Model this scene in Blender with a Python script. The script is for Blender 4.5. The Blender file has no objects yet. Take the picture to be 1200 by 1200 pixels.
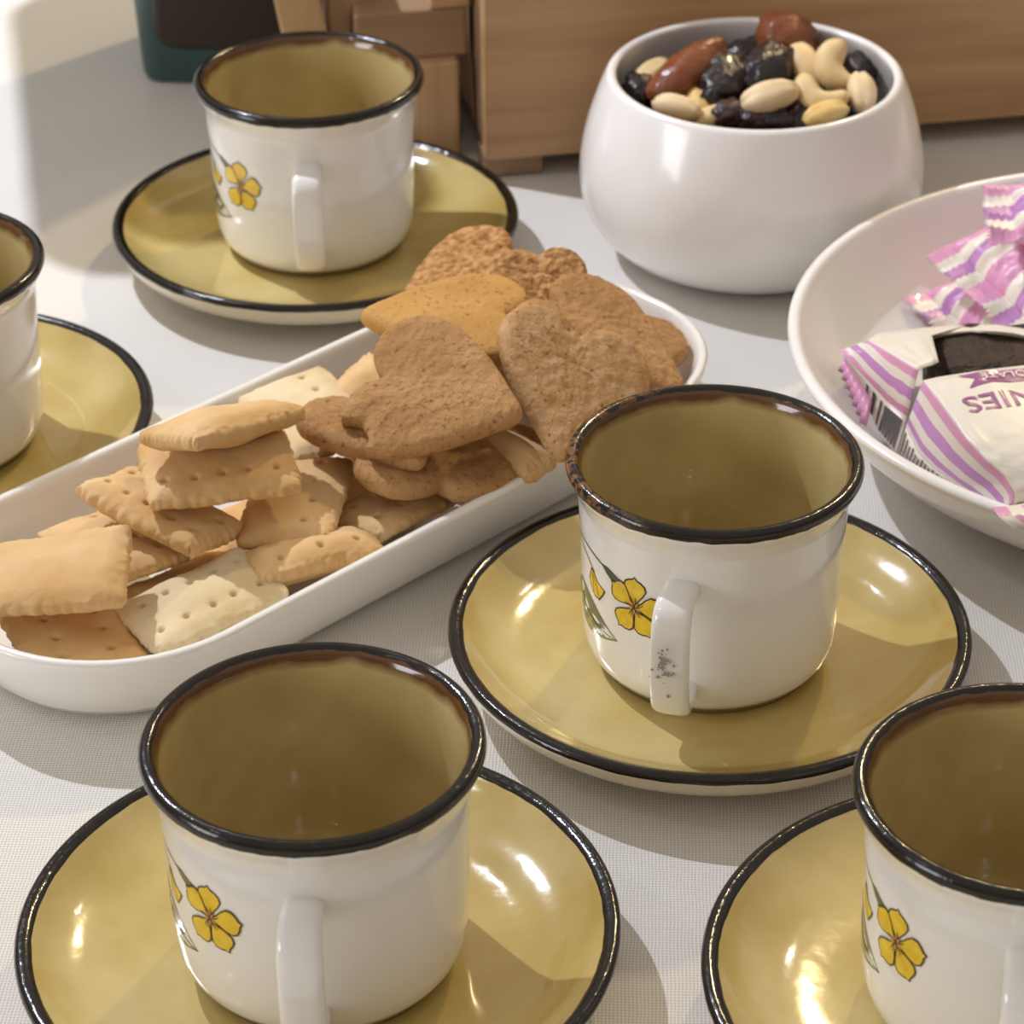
import bpy, bmesh, math, random
from mathutils import Vector, Matrix, noise
from mathutils.bvhtree import BVHTree
from mathutils.kdtree import KDTree

S = bpy.context.scene
COL = S.collection

# ------------------------------------------------------------------ camera
FPX = 3283.0
PITCH = math.radians(31.79)
ROLL = math.radians(-0.5747)
CAM_O = Vector((0, 0, 0.4855))
_fwd = Vector((0, math.cos(PITCH), -math.sin(PITCH)))
_rt = Vector((1, 0, 0))
_up = Vector((0, math.sin(PITCH), math.cos(PITCH)))
_r2 = math.cos(ROLL) * _rt + math.sin(ROLL) * _up
_u2 = -math.sin(ROLL) * _rt + math.cos(ROLL) * _up
cd = bpy.data.cameras.new('camera')
cam = bpy.data.objects.new('camera', cd)
COL.objects.link(cam)
M = Matrix((_r2, _u2, -_fwd)).transposed().to_4x4()
M.translation = CAM_O
cam.matrix_world = M
cd.sensor_width = 36.0
cd.lens = FPX / 1200 * 36
cd.clip_start = 0.01
cd.dof.use_dof = True
cd.dof.focus_distance = 0.77
cd.dof.aperture_fstop = 26
S.camera = cam

# ------------------------------------------------------------------ world, lights, exposure
w = bpy.data.worlds.new('room_light')
S.world = w
w.use_nodes = True
bg = w.node_tree.nodes['Background']
bg.inputs[0].default_value = (1.0, 0.91, 0.82, 1)
bg.inputs[1].default_value = 0.45

def light(kind, name, loc, target, energy, color, **kw):
    d = bpy.data.lights.new(name, kind)
    d.energy = energy
    d.color = color
    for k, v in kw.items():
        setattr(d, k, v)
    o = bpy.data.objects.new(name, d)
    COL.objects.link(o)
    o.location = loc
    o.rotation_euler = (Vector(target) - Vector(loc)).to_track_quat('-Z', 'Y').to_euler()
    return o

light('POINT', 'cool_pendant_bulb', (-0.50, 1.25, 0.85), (0, 0.8, 0), 31, (0.86, 0.90, 1.0), shadow_soft_size=0.007)
light('SPOT', 'warm_ceiling_spot', (0.52, 1.92, 1.12), (0.03, 0.55, 0.0), 28, (1.0, 0.77, 0.40), spot_size=math.radians(70), spot_blend=0.5, shadow_soft_size=0.03)
for i, (p, e, c) in enumerate([((0.75, 1.9, 1.3), 2.2, (1.0, 0.85, 0.65)), ((-0.35, 2.0, 1.5), 2.2, (0.9, 0.95, 1.0)), ((-0.9, 0.5, 1.3), 2.5, (0.95, 0.95, 1.0))]):
    light('POINT', 'ceiling_bulb', p, (0, 0.8, 0), e, c, shadow_soft_size=0.02)

light('AREA', 'added_fill_light', (-3.46, -0.55, 0.80), (0.0, 0.80, 0.0), 62, (0.97, 0.97, 1.0), shape='RECTANGLE', size=1.9, size_y=1.3)  # area light added from front left to brighten the camera-facing sides

S.view_settings.view_transform = 'Standard'
S.view_settings.look = 'None'
S.view_settings.gamma = 1
S.view_settings.use_curve_mapping = False
S.view_settings.exposure = 0.02

# ------------------------------------------------------------------ helpers
def W(px, py, z):
    d = _fwd + _r2 * ((px - 600) / FPX) + _u2 * ((600 - py) / FPX)
    return CAM_O + d * ((z - CAM_O.z) / d.z)

W0 = W
def ray(px, py):
    return (_fwd + _r2 * ((px - 600) / FPX) + _u2 * ((600 - py) / FPX)).normalized()

def hit_plane(px, py, c, n):
    d = ray(px, py)
    return CAM_O + d * ((c - CAM_O).dot(n) / d.dot(n))

def srgb(r, g, b):
    def f(c):
        c /= 255
        return c / 12.92 if c <= 0.04045 else ((c + 0.055) / 1.055) ** 2.4
    return (f(r), f(g), f(b), 1)

def obj(name, bm, mats, parent=None, smooth=True, matrix=None):
    me = bpy.data.meshes.new(name)
    bm.normal_update()
    bm.to_mesh(me)
    bm.free()
    for m in (mats if isinstance(mats, (list, tuple)) else [mats]):
        me.materials.append(m)
    if smooth:
        me.polygons.foreach_set('use_smooth', [True] * len(me.polygons))
    o = bpy.data.objects.new(name, me)
    COL.objects.link(o)
    if parent:
        o.parent = parent
    if matrix is not None:
        o.matrix_world = matrix
    return o

def empty(name, loc=(0, 0, 0), rotz=0):
    o = bpy.data.objects.new(name, None)
    COL.objects.link(o)
    o.empty_display_size = 0.02
    o.location = loc
    o.rotation_euler = (0, 0, rotz)
    return o

def tag(o, label, cat, group=None):
    o['label'] = label
    o['category'] = cat
    if group:
        o['group'] = group
    return o

def lathe(bm, prof, n=96, mi=None, wob=None):
    """prof: list of (r,z); mi: material index per segment; wob(i, ang)->(dr,dz)"""
    rings = []
    for i, (r, z) in enumerate(prof):
        if r < 1e-6:
            rings.append([bm.verts.new((0, 0, z))])
            continue
        ring = []
        for k in range(n):
            a = 2 * math.pi * k / n
            dr, dz = wob(i, a) if wob else (0, 0)
            ring.append(bm.verts.new(((r + dr) * math.cos(a), (r + dr) * math.sin(a), z + dz)))
        rings.append(ring)
    for i in range(len(rings) - 1):
        A, B = rings[i], rings[i + 1]
        for k in range(n):
            k2 = (k + 1) % n
            if len(A) == 1 and len(B) == 1:
                continue
            if len(A) == 1:
                f = bm.faces.new((A[0], B[k2], B[k]))
            elif len(B) == 1:
                f = bm.faces.new((A[k], A[k2], B[0]))
            else:
                f = bm.faces.new((A[k], A[k2], B[k2], B[k]))
            if mi:
                f.material_index = mi[i]
    return rings

def smooth_prof(pts, sub=4):
    """Catmull-Rom through profile points"""
    out = []
    n = len(pts)
    for i in range(n - 1):
        p0, p1, p2, p3 = pts[max(i - 1, 0)], pts[i], pts[i + 1], pts[min(i + 2, n - 1)]
        for s in range(sub):
            t = s / sub
            out.append(tuple(0.5 * (2 * p1[j] + (p2[j] - p0[j]) * t + (2 * p0[j] - 5 * p1[j] + 4 * p2[j] - p3[j]) * t * t + (3 * p1[j] - p0[j] - 3 * p2[j] + p3[j]) * t ** 3) for j in range(len(p1))))
    out.append(pts[-1])
    return out

def box(bm, c, s, bev=0.0, rot=None, mi=0):
    r = bmesh.ops.create_cube(bm, size=1)
    vs = r['verts']
    mat = Matrix.Translation(c) @ (rot or Matrix()) @ Matrix.Diagonal((s[0], s[1], s[2], 1))
    bmesh.ops.transform(bm, matrix=mat, verts=vs)
    fs = list({f for v in vs for f in v.link_faces})
    for f in fs:
        f.material_index = mi
    if bev:
        es = list({e for v in vs for e in v.link_edges})
        bmesh.ops.bevel(bm, geom=es, offset=bev, segments=3, affect='EDGES', profile=0.5)

# ------------------------------------------------------------------ materials
MATS = {}
def mat(name, color, rough=0.5, spec=0.5, coat=0.0, mott=None, mscale=30, bump=None, sss=0.0, metal=0.0, detail=4.0):
    """mott: second colour mixed by noise; bump: list of (scale, strength, distance)"""
    if name in MATS:
        return MATS[name]
    m = bpy.data.materials.new(name)
    m.use_nodes = True
    nt = m.node_tree
    b = nt.nodes['Principled BSDF']
    b.inputs['Base Color'].default_value = color
    b.inputs['Roughness'].default_value = rough
    b.inputs['Specular IOR Level'].default_value = spec
    b.inputs['Coat Weight'].default_value = coat
    b.inputs['Coat Roughness'].default_value = 0.04
    b.inputs['Metallic'].default_value = metal
    if sss:
        b.inputs['Subsurface Weight'].default_value = sss
        b.inputs['Subsurface Radius'].default_value = (1.0, 0.6, 0.3)
        b.inputs['Subsurface Scale'].default_value = 0.004
    tc = nt.nodes.new('ShaderNodeTexCoord')
    if mott:
        nz = nt.nodes.new('ShaderNodeTexNoise')
        nz.inputs['Scale'].default_value = mscale
        nz.inputs['Detail'].default_value = detail
        nt.links.new(tc.outputs['Object'], nz.inputs['Vector'])
        rp = nt.nodes.new('ShaderNodeValToRGB')
        rp.color_ramp.elements[0].position = 0.36
        rp.color_ramp.elements[1].position = 0.66
        rp.color_ramp.elements[0].color = color
        rp.color_ramp.elements[1].color = mott
        nt.links.new(nz.outputs['Fac'], rp.inputs['Fac'])
        nt.links.new(rp.outputs['Color'], b.inputs['Base Color'])
    prev = None
    for (sc, st, di) in (bump or []):
        nz = nt.nodes.new('ShaderNodeTexNoise')
        nz.inputs['Scale'].default_value = sc
        nz.inputs['Detail'].default_value = 3
        nt.links.new(tc.outputs['Object'], nz.inputs['Vector'])
        bp = nt.nodes.new('ShaderNodeBump')
        bp.inputs['Strength'].default_value = st
        bp.inputs['Distance'].default_value = di
        nt.links.new(nz.outputs['Fac'], bp.inputs['Height'])
        if prev:
            nt.links.new(prev.outputs['Normal'], bp.inputs['Normal'])
        prev = bp
    if prev:
        nt.links.new(prev.outputs['Normal'], b.inputs['Normal'])
    MATS[name] = m
    return m

white_glaze = mat('white_glaze', srgb(242, 240, 235), 0.13, 0.5, 0.6, bump=[(60, 0.06, 0.002)])
cream_glaze = mat('cream_glaze', srgb(214, 200, 170), 0.2, 0.5, 0.3)
olive_in = mat('olive_glaze', srgb(196, 178, 128), 0.14, 0.5, 0.5, mott=srgb(178, 157, 104), mscale=35, bump=[(90, 0.05, 0.002)])
ochre = mat('ochre_glaze', srgb(214, 193, 130), 0.12, 0.5, 0.7, mott=srgb(190, 164, 92), mscale=26, bump=[(40, 0.10, 0.002), (160, 0.04, 0.001)])
foot_m = mat('unglazed_foot', srgb(150, 132, 95), 0.6)
black_rim = mat('black_rim_glaze', srgb(16, 13, 10), 0.16, 0.45, 0.2, mott=srgb(30, 22, 14), mscale=120, bump=[(260, 0.25, 0.001)])
worn_rim = mat('worn_rim_glaze', srgb(20, 15, 10), 0.2, 0.45, 0.2, mott=srgb(30, 22, 14), mscale=120, bump=[(260, 0.25, 0.001)])
china = mat('white_china', srgb(246, 243, 240), 0.2, 0.5, 0.3)
porcelain = mat('platter_china', srgb(245, 243, 238), 0.2, 0.5, 0.4)
petal_y = mat('petal_yellow', srgb(240, 206, 60), 0.2, 0.5, 0.5, mott=srgb(226, 184, 40), mscale=300)
print_dk = mat('print_outline', srgb(72, 52, 34), 0.2, 0.5, 0.5)
leaf_g = mat('print_leaf', srgb(112, 120, 62), 0.2, 0.5, 0.5, mott=srgb(160, 156, 62), mscale=260)
leaf_d = mat('print_leaf_dark', srgb(86, 92, 66), 0.2, 0.5, 0.5)
stem_g = mat('print_stem', srgb(92, 92, 66), 0.2, 0.5, 0.5)
pink_c = mat('print_flower_heart', srgb(206, 150, 92), 0.2, 0.5, 0.5)
cracker_m = mat('cracker', srgb(224, 190, 140), 0.75, 0.25, mott=srgb(208, 166, 108), mscale=34, bump=[(700, 0.25, 0.0006), (180, 0.15, 0.001)], sss=0.08)
cracker_pale = mat('pale_cracker', srgb(230, 212, 174), 0.8, 0.2, mott=srgb(220, 194, 148), mscale=40, bump=[(700, 0.25, 0.0006), (180, 0.15, 0.001)], sss=0.08)
cracker_tan = mat('tan_cracker', srgb(218, 172, 112), 0.75, 0.25, mott=srgb(230, 194, 138), mscale=36, bump=[(700, 0.25, 0.0006), (180, 0.15, 0.001)], sss=0.08)
heart_m = mat('heart_biscuit', srgb(190, 148, 100), 0.85, 0.2, mott=srgb(170, 128, 82), mscale=60, bump=[(420, 0.8, 0.0012), (1500, 0.5, 0.0005)])
heart_dusty = mat('dusty_heart_biscuit', srgb(184, 140, 92), 0.85, 0.2, mott=srgb(200, 164, 122), mscale=190, bump=[(420, 0.7, 0.001), (1500, 0.5, 0.0005)])
heart_light = mat('light_heart_biscuit', srgb(204, 158, 92), 0.85, 0.2, mott=srgb(188, 142, 80), mscale=60, bump=[(420, 0.35, 0.0008), (1500, 0.5, 0.0005)])
crumb_m = mat('broken_biscuit_crumb', srgb(204, 158, 106), 0.9, 0.1, mott=srgb(150, 104, 62), mscale=330, bump=[(520, 0.8, 0.002)], detail=2.0)

def add_mask(m, col, fn, scale=90):
    """mix a stain colour into a material where fn's node graph says so"""
    nt = m.node_tree
    b = nt.nodes['Principled BSDF']
    src = b.inputs['Base Color'].links[0].from_socket
    mx = nt.nodes.new('ShaderNodeMix'); mx.data_type = 'RGBA'
    nt.links.new(src, mx.inputs[6]); mx.inputs[7].default_value = col
    tc = nt.nodes.new('ShaderNodeTexCoord'); sp = nt.nodes.new('ShaderNodeSeparateXYZ')
    nt.links.new(tc.outputs['Object'], sp.inputs[0])
    nz = nt.nodes.new('ShaderNodeTexNoise'); nz.inputs['Scale'].default_value = scale; nz.inputs['Detail'].default_value = 3
    nt.links.new(tc.outputs['Object'], nz.inputs['Vector'])
    out = fn(nt, sp, nz)
    nt.links.new(out, mx.inputs[0])
    nt.links.new(mx.outputs[2], b.inputs['Base Color'])
def mrange(nt, sock, a, b):
    r = nt.nodes.new('ShaderNodeMapRange'); r.inputs[1].default_value = a; r.inputs[2].default_value = b
    nt.links.new(sock, r.inputs[0]); return r.outputs[0]
def mth(nt, op, a, b):
    n = nt.nodes.new('ShaderNodeMath'); n.operation = op
    for i, v in enumerate((a, b)):
        if isinstance(v, (int, float)):
            n.inputs[i].default_value = v
        else:
            nt.links.new(v, n.inputs[i])
    return n.outputs[0]
for hm in (heart_m, heart_dusty, heart_light):
    add_mask(hm, srgb(138, 98, 60), lambda nt, sp, nz: mrange(nt, nz.outputs['Fac'], 0.60, 0.70), 560)
add_mask(olive_in, srgb(96, 62, 26), lambda nt, sp, nz: mrange(nt, mth(nt, 'ADD', sp.outputs['Z'], mth(nt, 'MULTIPLY', nz.outputs['Fac'], 0.004)), 0.0650, 0.0678))
add_mask(worn_rim, srgb(118, 80, 44), lambda nt, sp, nz: mth(nt, 'MULTIPLY', mrange(nt, mth(nt, 'SUBTRACT', mth(nt, 'MULTIPLY', sp.outputs['Y'], 0.2), sp.outputs['X']), 0.012, 0.036), mrange(nt, nz.outputs['Fac'], 0.47, 0.56)), 420)

def wood_mat(name, c1, c2, axis='X', scale=14):
    m = bpy.data.materials.new(name)
    m.use_nodes = True
    nt = m.node_tree
    b = nt.nodes['Principled BSDF']
    b.inputs['Roughness'].default_value = 0.55
    tc = nt.nodes.new('ShaderNodeTexCoord')
    mp = nt.nodes.new('ShaderNodeMapping')
    sc = [scale * 6] * 3
    sc['XYZ'.index(axis)] = scale * 0.45
    mp.inputs['Scale'].default_value = sc
    nt.links.new(tc.outputs['Object'], mp.inputs['Vector'])
    nz = nt.nodes.new('ShaderNodeTexNoise')
    nz.inputs['Scale'].default_value = 1.0
    nz.inputs['Detail'].default_value = 5
    nz.inputs['Distortion'].default_value = 0.6
    nt.links.new(mp.outputs['Vector'], nz.inputs['Vector'])
    rp = nt.nodes.new('ShaderNodeValToRGB')
    rp.color_ramp.elements[0].position = 0.3
    rp.color_ramp.elements[1].position = 0.72
    rp.color_ramp.elements[0].color = c1
    rp.color_ramp.elements[1].color = c2
    nt.links.new(nz.outputs['Fac'], rp.inputs['Fac'])
    nt.links.new(rp.outputs['Color'], b.inputs['Base Color'])
    bp = nt.nodes.new('ShaderNodeBump')
    bp.inputs['Strength'].default_value = 0.15
    bp.inputs['Distance'].default_value = 0.001
    nt.links.new(nz.outputs['Fac'], bp.inputs['Height'])
    nt.links.new(bp.outputs['Normal'], b.inputs['Normal'])
    return m

wood_x = wood_mat('oak_wood', srgb(172, 134, 94), srgb(202, 164, 120), 'X')
wood_z = wood_mat('pale_wood', srgb(176, 140, 100), srgb(204, 170, 128), 'Z')
wood_g = wood_mat('grey_wood', srgb(146, 116, 88), srgb(168, 138, 108), 'X')

def cloth_mat():
    m = bpy.data.materials.new('linen_weave')
    m.use_nodes = True
    nt = m.node_tree
    N, L = nt.nodes.new, nt.links.new
    b = nt.nodes['Principled BSDF']
    b.inputs['Roughness'].default_value = 0.9
    b.inputs['Specular IOR Level'].default_value = 0.15
    b.inputs['Sheen Weight'].default_value = 0.15
    tc = N('ShaderNodeTexCoord')
    # slightly wandering threads
    nz = N('ShaderNodeTexNoise'); nz.inputs['Scale'].default_value = 60; nz.inputs['Detail'].default_value = 2
    L(tc.outputs['Object'], nz.inputs['Vector'])
    mul = N('ShaderNodeVectorMath'); mul.operation = 'SCALE'; mul.inputs['Scale'].default_value = 0.0012
    L(nz.outputs['Color'], mul.inputs[0])
    add = N('ShaderNodeVectorMath'); add.operation = 'ADD'
    L(tc.outputs['Object'], add.inputs[0]); L(mul.outputs[0], add.inputs[1])
    rot = N('ShaderNodeMapping'); rot.inputs['Rotation'].default_value = (0, 0, math.radians(3))
    L(add.outputs[0], rot.inputs['Vector'])
    sp = N('ShaderNodeSeparateXYZ'); L(rot.outputs[0], sp.inputs[0])
    k = 2 * math.pi / 0.00098
    sn = []
    for ax, kk in (('X', k), ('Y', k * 0.92)):
        a = N('ShaderNodeMath'); a.operation = 'MULTIPLY'; a.inputs[1].default_value = kk
        L(sp.outputs[ax], a.inputs[0])
        s = N('ShaderNodeMath'); s.operation = 'SINE'; L(a.outputs[0], s.inputs[0])
        sn.append(s)
    pr = N('ShaderNodeMath'); pr.operation = 'MAXIMUM'
    L(sn[0].outputs[0], pr.inputs[0]); L(sn[1].outputs[0], pr.inputs[1])
    rp = N('ShaderNodeValToRGB')
    rp.color_ramp.elements[0].position = 0.0
    rp.color_ramp.elements[0].color = srgb(188, 182, 172)
    rp.color_ramp.elements[1].position = 0.75
    rp.color_ramp.elements[1].color = srgb(234, 231, 226)
    mr = N('ShaderNodeMapRange'); mr.inputs[1].default_value = -1; mr.inputs[2].default_value = 1
    L(pr.outputs[0], mr.inputs[0]); L(mr.outputs[0], rp.inputs['Fac'])
    L(rp.outputs['Color'], b.inputs['Base Color'])
    b1 = N('ShaderNodeBump'); b1.inputs['Strength'].default_value = 0.35; b1.inputs['Distance'].default_value = 0.0004
    L(mr.outputs[0], b1.inputs['Height'])
    n2 = N('ShaderNodeTexNoise'); n2.inputs['Scale'].default_value = 9; n2.inputs['Detail'].default_value = 3
    L(tc.outputs['Object'], n2.inputs['Vector'])
    b2 = N('ShaderNodeBump'); b2.inputs['Strength'].default_value = 0.25; b2.inputs['Distance'].default_value = 0.01
    L(n2.outputs['Fac'], b2.inputs['Height']); L(b1.outputs[0], b2.inputs['Normal'])
    L(b2.outputs[0], b.inputs['Normal'])
    return m

# ------------------------------------------------------------------ setting: floor, table, cloth
bm = bmesh.new()
box(bm, (0, 0.9, -0.775), (8, 8, 0.05))
fl = obj('floor', bm, wood_mat('floor_wood', srgb(120, 96, 74), srgb(150, 122, 96), 'X', 3), smooth=False)
fl['kind'] = 'structure'

plaster = mat('wall_plaster', srgb(214, 204, 190), 0.9, 0.2)
for nm, c_, s_ in (('wall_back', (0, 4.6, 0.55), (8, 0.1, 2.6)), ('wall_left', (-3.6, 0.9, 0.55), (0.1, 7.3, 2.6)), ('wall_right', (3.6, 0.9, 0.55), (0.1, 7.3, 2.6)), ('wall_front', (0, -2.8, 0.55), (8, 0.1, 2.6))):
    bm = bmesh.new(); box(bm, c_, s_)
    obj(nm, bm, plaster, smooth=False)['kind'] = 'structure'

wn = empty('added_window_1', (-3.55, -0.55, 0.80), math.radians(-90)); wn['kind'] = 'structure'  # unseen frame and pane added around the fill light
wframe = mat('window_frame_white', srgb(230, 228, 222), 0.5)
for nm, c_, s_ in (('added_window_frame', (-1.02, 0, 0), (0.08, 0.06, 1.5)), ('added_window_frame', (1.02, 0, 0), (0.08, 0.06, 1.5)), ('added_window_frame', (0, 0, 0.71), (1.96, 0.06, 0.08)), ('added_window_frame', (0, 0, -0.71), (1.96, 0.06, 0.08)), ('added_window_sill', (0, 0.04, -0.77), (2.2, 0.16, 0.04))):
    bm = bmesh.new(); box(bm, c_, s_, 0.004); obj(nm, bm, wframe, wn, smooth=False)
bm = bmesh.new(); box(bm, (0, 0, 0), (1.96, 0.006, 1.34)); obj('pane', bm, mat('window_glass', srgb(210, 222, 230), 0.05, 0.5), wn, smooth=False)

tb = empty('dining_table', (0, 0.9, -0.75))
tag(tb, 'wooden table under the white woven cloth', 'table')
bm = bmesh.new(); box(bm, (0, 0, 0.728), (1.36, 1.56, 0.03), 0.004)
obj('table_top', bm, wood_x, tb)
for sx in (-1, 1):
    for sy in (-1, 1):
        bm = bmesh.new(); box(bm, (sx * 0.6, sy * 0.7, 0.3565), (0.06, 0.06, 0.713), 0.004)
        obj('leg', bm, wood_z, tb)

bm = bmesh.new()
NX, NY = 180, 200
LX, LY = 0.70, 0.80
g = []
def cloth_z(x, y):
    dx, dy = max(0, abs(x) - LX), max(0, abs(y - 0.9) - LY)
    z = 0.0
    # pressed creases
    def ridge(d, wdt, a):
        return a * math.exp(-(d / wdt) ** 2)
    z += ridge((y - 1.118) + 0.02 * x, 0.006, 0.0006)
    z += ridge((x + 0.155) - 0.52 * (y - 1.13), 0.007, 0.0006)
    z -= 0.0006
    return z
for j in range(NY + 1):
    row = []
    for i in range(NX + 1):
        x = -0.95 + 1.9 * i / NX
        y = -0.15 + 2.1 * j / NY
        ex, ey = max(0, abs(x) - LX), max(0, abs(y - 0.9) - LY)
        X = math.copysign(min(abs(x), LX + 0.02 * (1 - math.exp(-ex / 0.02))), x)
        Y = 0.9 + math.copysign(min(abs(y - 0.9), LY + 0.02 * (1 - math.exp(-ey / 0.02))), y - 0.9)
        z = cloth_z(x, y) - max(ex, ey)
        row.append(bm.verts.new((X, Y, z)))
    g.append(row)
for j in range(NY):
    for i in range(NX):
        bm.faces.new((g[j][i], g[j][i + 1], g[j + 1][i + 1], g[j + 1][i]))
tc = obj('tablecloth', bm, cloth_mat())
tag(tc, 'white woven linen tablecloth spread under the cups, platter and bowl', 'tablecloth')

# ------------------------------------------------------------------ cups and saucers
CUP_OUT = [(0.0, 0.0028), (0.029, 0.0028), (0.0296, 0.0), (0.0318, 0.0), (0.0329, 0.0024), (0.0342, 0.0033), (0.036, 0.006), (0.0373, 0.0108), (0.0378, 0.0184), (0.0381, 0.03066), (0.0383, 0.04292), (0.03896, 0.05212), (0.03906, 0.05621), (0.03957, 0.05928), (0.04068, 0.06163), (0.0418, 0.06336), (0.0425, 0.0652), (0.04261, 0.06663), (0.0419, 0.06786), (0.04068, 0.06817), (0.03947, 0.06766), (0.03856, 0.06643), (0.03785, 0.06388), (0.03724, 0.05928), (0.0362, 0.0511), (0.0356, 0.03066), (0.035, 0.01635), (0.0335, 0.00869), (0.03, 0.0058), (0.0, 0.0052)]
RIM_A, RIM_B = 16, 20       # rim band along the profile
def cup_r(z):
    pts = CUP_OUT[4:16]
    for (r0, z0), (r1, z1) in zip(pts, pts[1:]):
        if z0 <= z <= z1:
            return r0 + (r1 - r0) * (z - z0) / max(z1 - z0, 1e-9)
    return pts[-1][0]

def body_mesh():
    bm = bmesh.new()
    prof = CUP_OUT
    mi = []
    for i in range(len(prof) - 1):
        mi.append(2 if i < 4 else (0 if i < 19 else 1))
    lathe(bm, prof, 128, mi)
    return bm

def rim_mesh(seed, prof, inset=0.00022, n=160, amp=0.0005):
    """glazed band lying on the rim, its two borders uneven as brushed on"""
    bm = bmesh.new()
    P = smooth_prof(prof, 3)
    out = []
    for i, (r, z) in enumerate(P):
        a, b = P[max(i - 1, 0)], P[min(i + 1, len(P) - 1)]
        tx, tz = b[0] - a[0], b[1] - a[1]
        l = math.hypot(tx, tz)
        out.append((r + tz / l * inset, z - tx / l * inset))
    last = len(out) - 1
    t0 = (P[0][0] - P[1][0], P[0][1] - P[1][1]); l0 = math.hypot(*t0)
    t1 = (P[-1][0] - P[-2][0], P[-1][1] - P[-2][1]); l1 = math.hypot(*t1)
    def wob(i, a):
        if i == 0 or i == last:
            v = noise.noise(Vector((math.cos(a) * 9 + seed * 7, math.sin(a) * 9, i))) + 0.6 * noise.noise(Vector((math.cos(a) * 40 + seed, math.sin(a) * 40, i)))
            t, l = (t0, l0) if i == 0 else (t1, l1)
            s = amp * (0.6 + v)
            return (t[0] / l * s, t[1] / l * s)
        return (0, 0)
    # tuck the border ends back onto the glaze
    out[0] = P[0]; out[-1] = P[-1]
    lathe(bm, out, n, None, wob)
    return bm

def sweep(bm, path, wfun, n=20):
    """rounded strap swept along path [(r,z)] in the XZ plane; wfun(t)->(half width, half thickness)"""
    rings = []
    m = len(path)
    for i, (r, z) in enumerate(path):
        a, b = path[max(i - 1, 0)], path[min(i + 1, m - 1)]
        t = Vector((b[0] - a[0], 0, b[1] - a[1])).normalized()
        nrm = Vector((-t.z, 0, t.x))
        hw, ht = wfun(i / (m - 1))
        ring = []
        for k in range(n):
            an = 2 * math.pi * k / n
            c, s = math.cos(an), math.sin(an)
            ex = 0.62
            cx = math.copysign(abs(c) ** ex, c) * hw
            sy = math.copysign(abs(s) ** ex, s) * ht
            ring.append(bm.verts.new(Vector((r, 0, z)) + Vector((0, 1, 0)) * cx + nrm * sy))
        rings.append(ring)
    for A, B in zip(rings, rings[1:]):
        for k in range(n):
            bm.faces.new((A[k], A[(k + 1) % n], B[(k + 1) % n], B[k]))
    bm.faces.new(rings[0][::-1]); bm.faces.new(rings[-1])

HANDLE = [(0.0365, 0.0465), (0.0420, 0.0474), (0.0470, 0.0473), (0.0505, 0.0455), (0.0522, 0.0415), (0.0526, 0.0360), (0.0524, 0.0290), (0.0518, 0.0210), (0.0500, 0.0150), (0.0462, 0.0122), (0.0415, 0.0116), (0.0365, 0.0120)]
def handle_mesh():
    bm = bmesh.new()
    path = smooth_prof(HANDLE, 4)
    def wf(t):
        e = abs(t - 0.5) * 2
        return (0.0056 - 0.0008 * e ** 3, 0.0023 + 0.0012 * e ** 4)
    sweep(bm, path, wf)
    return bm

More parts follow.
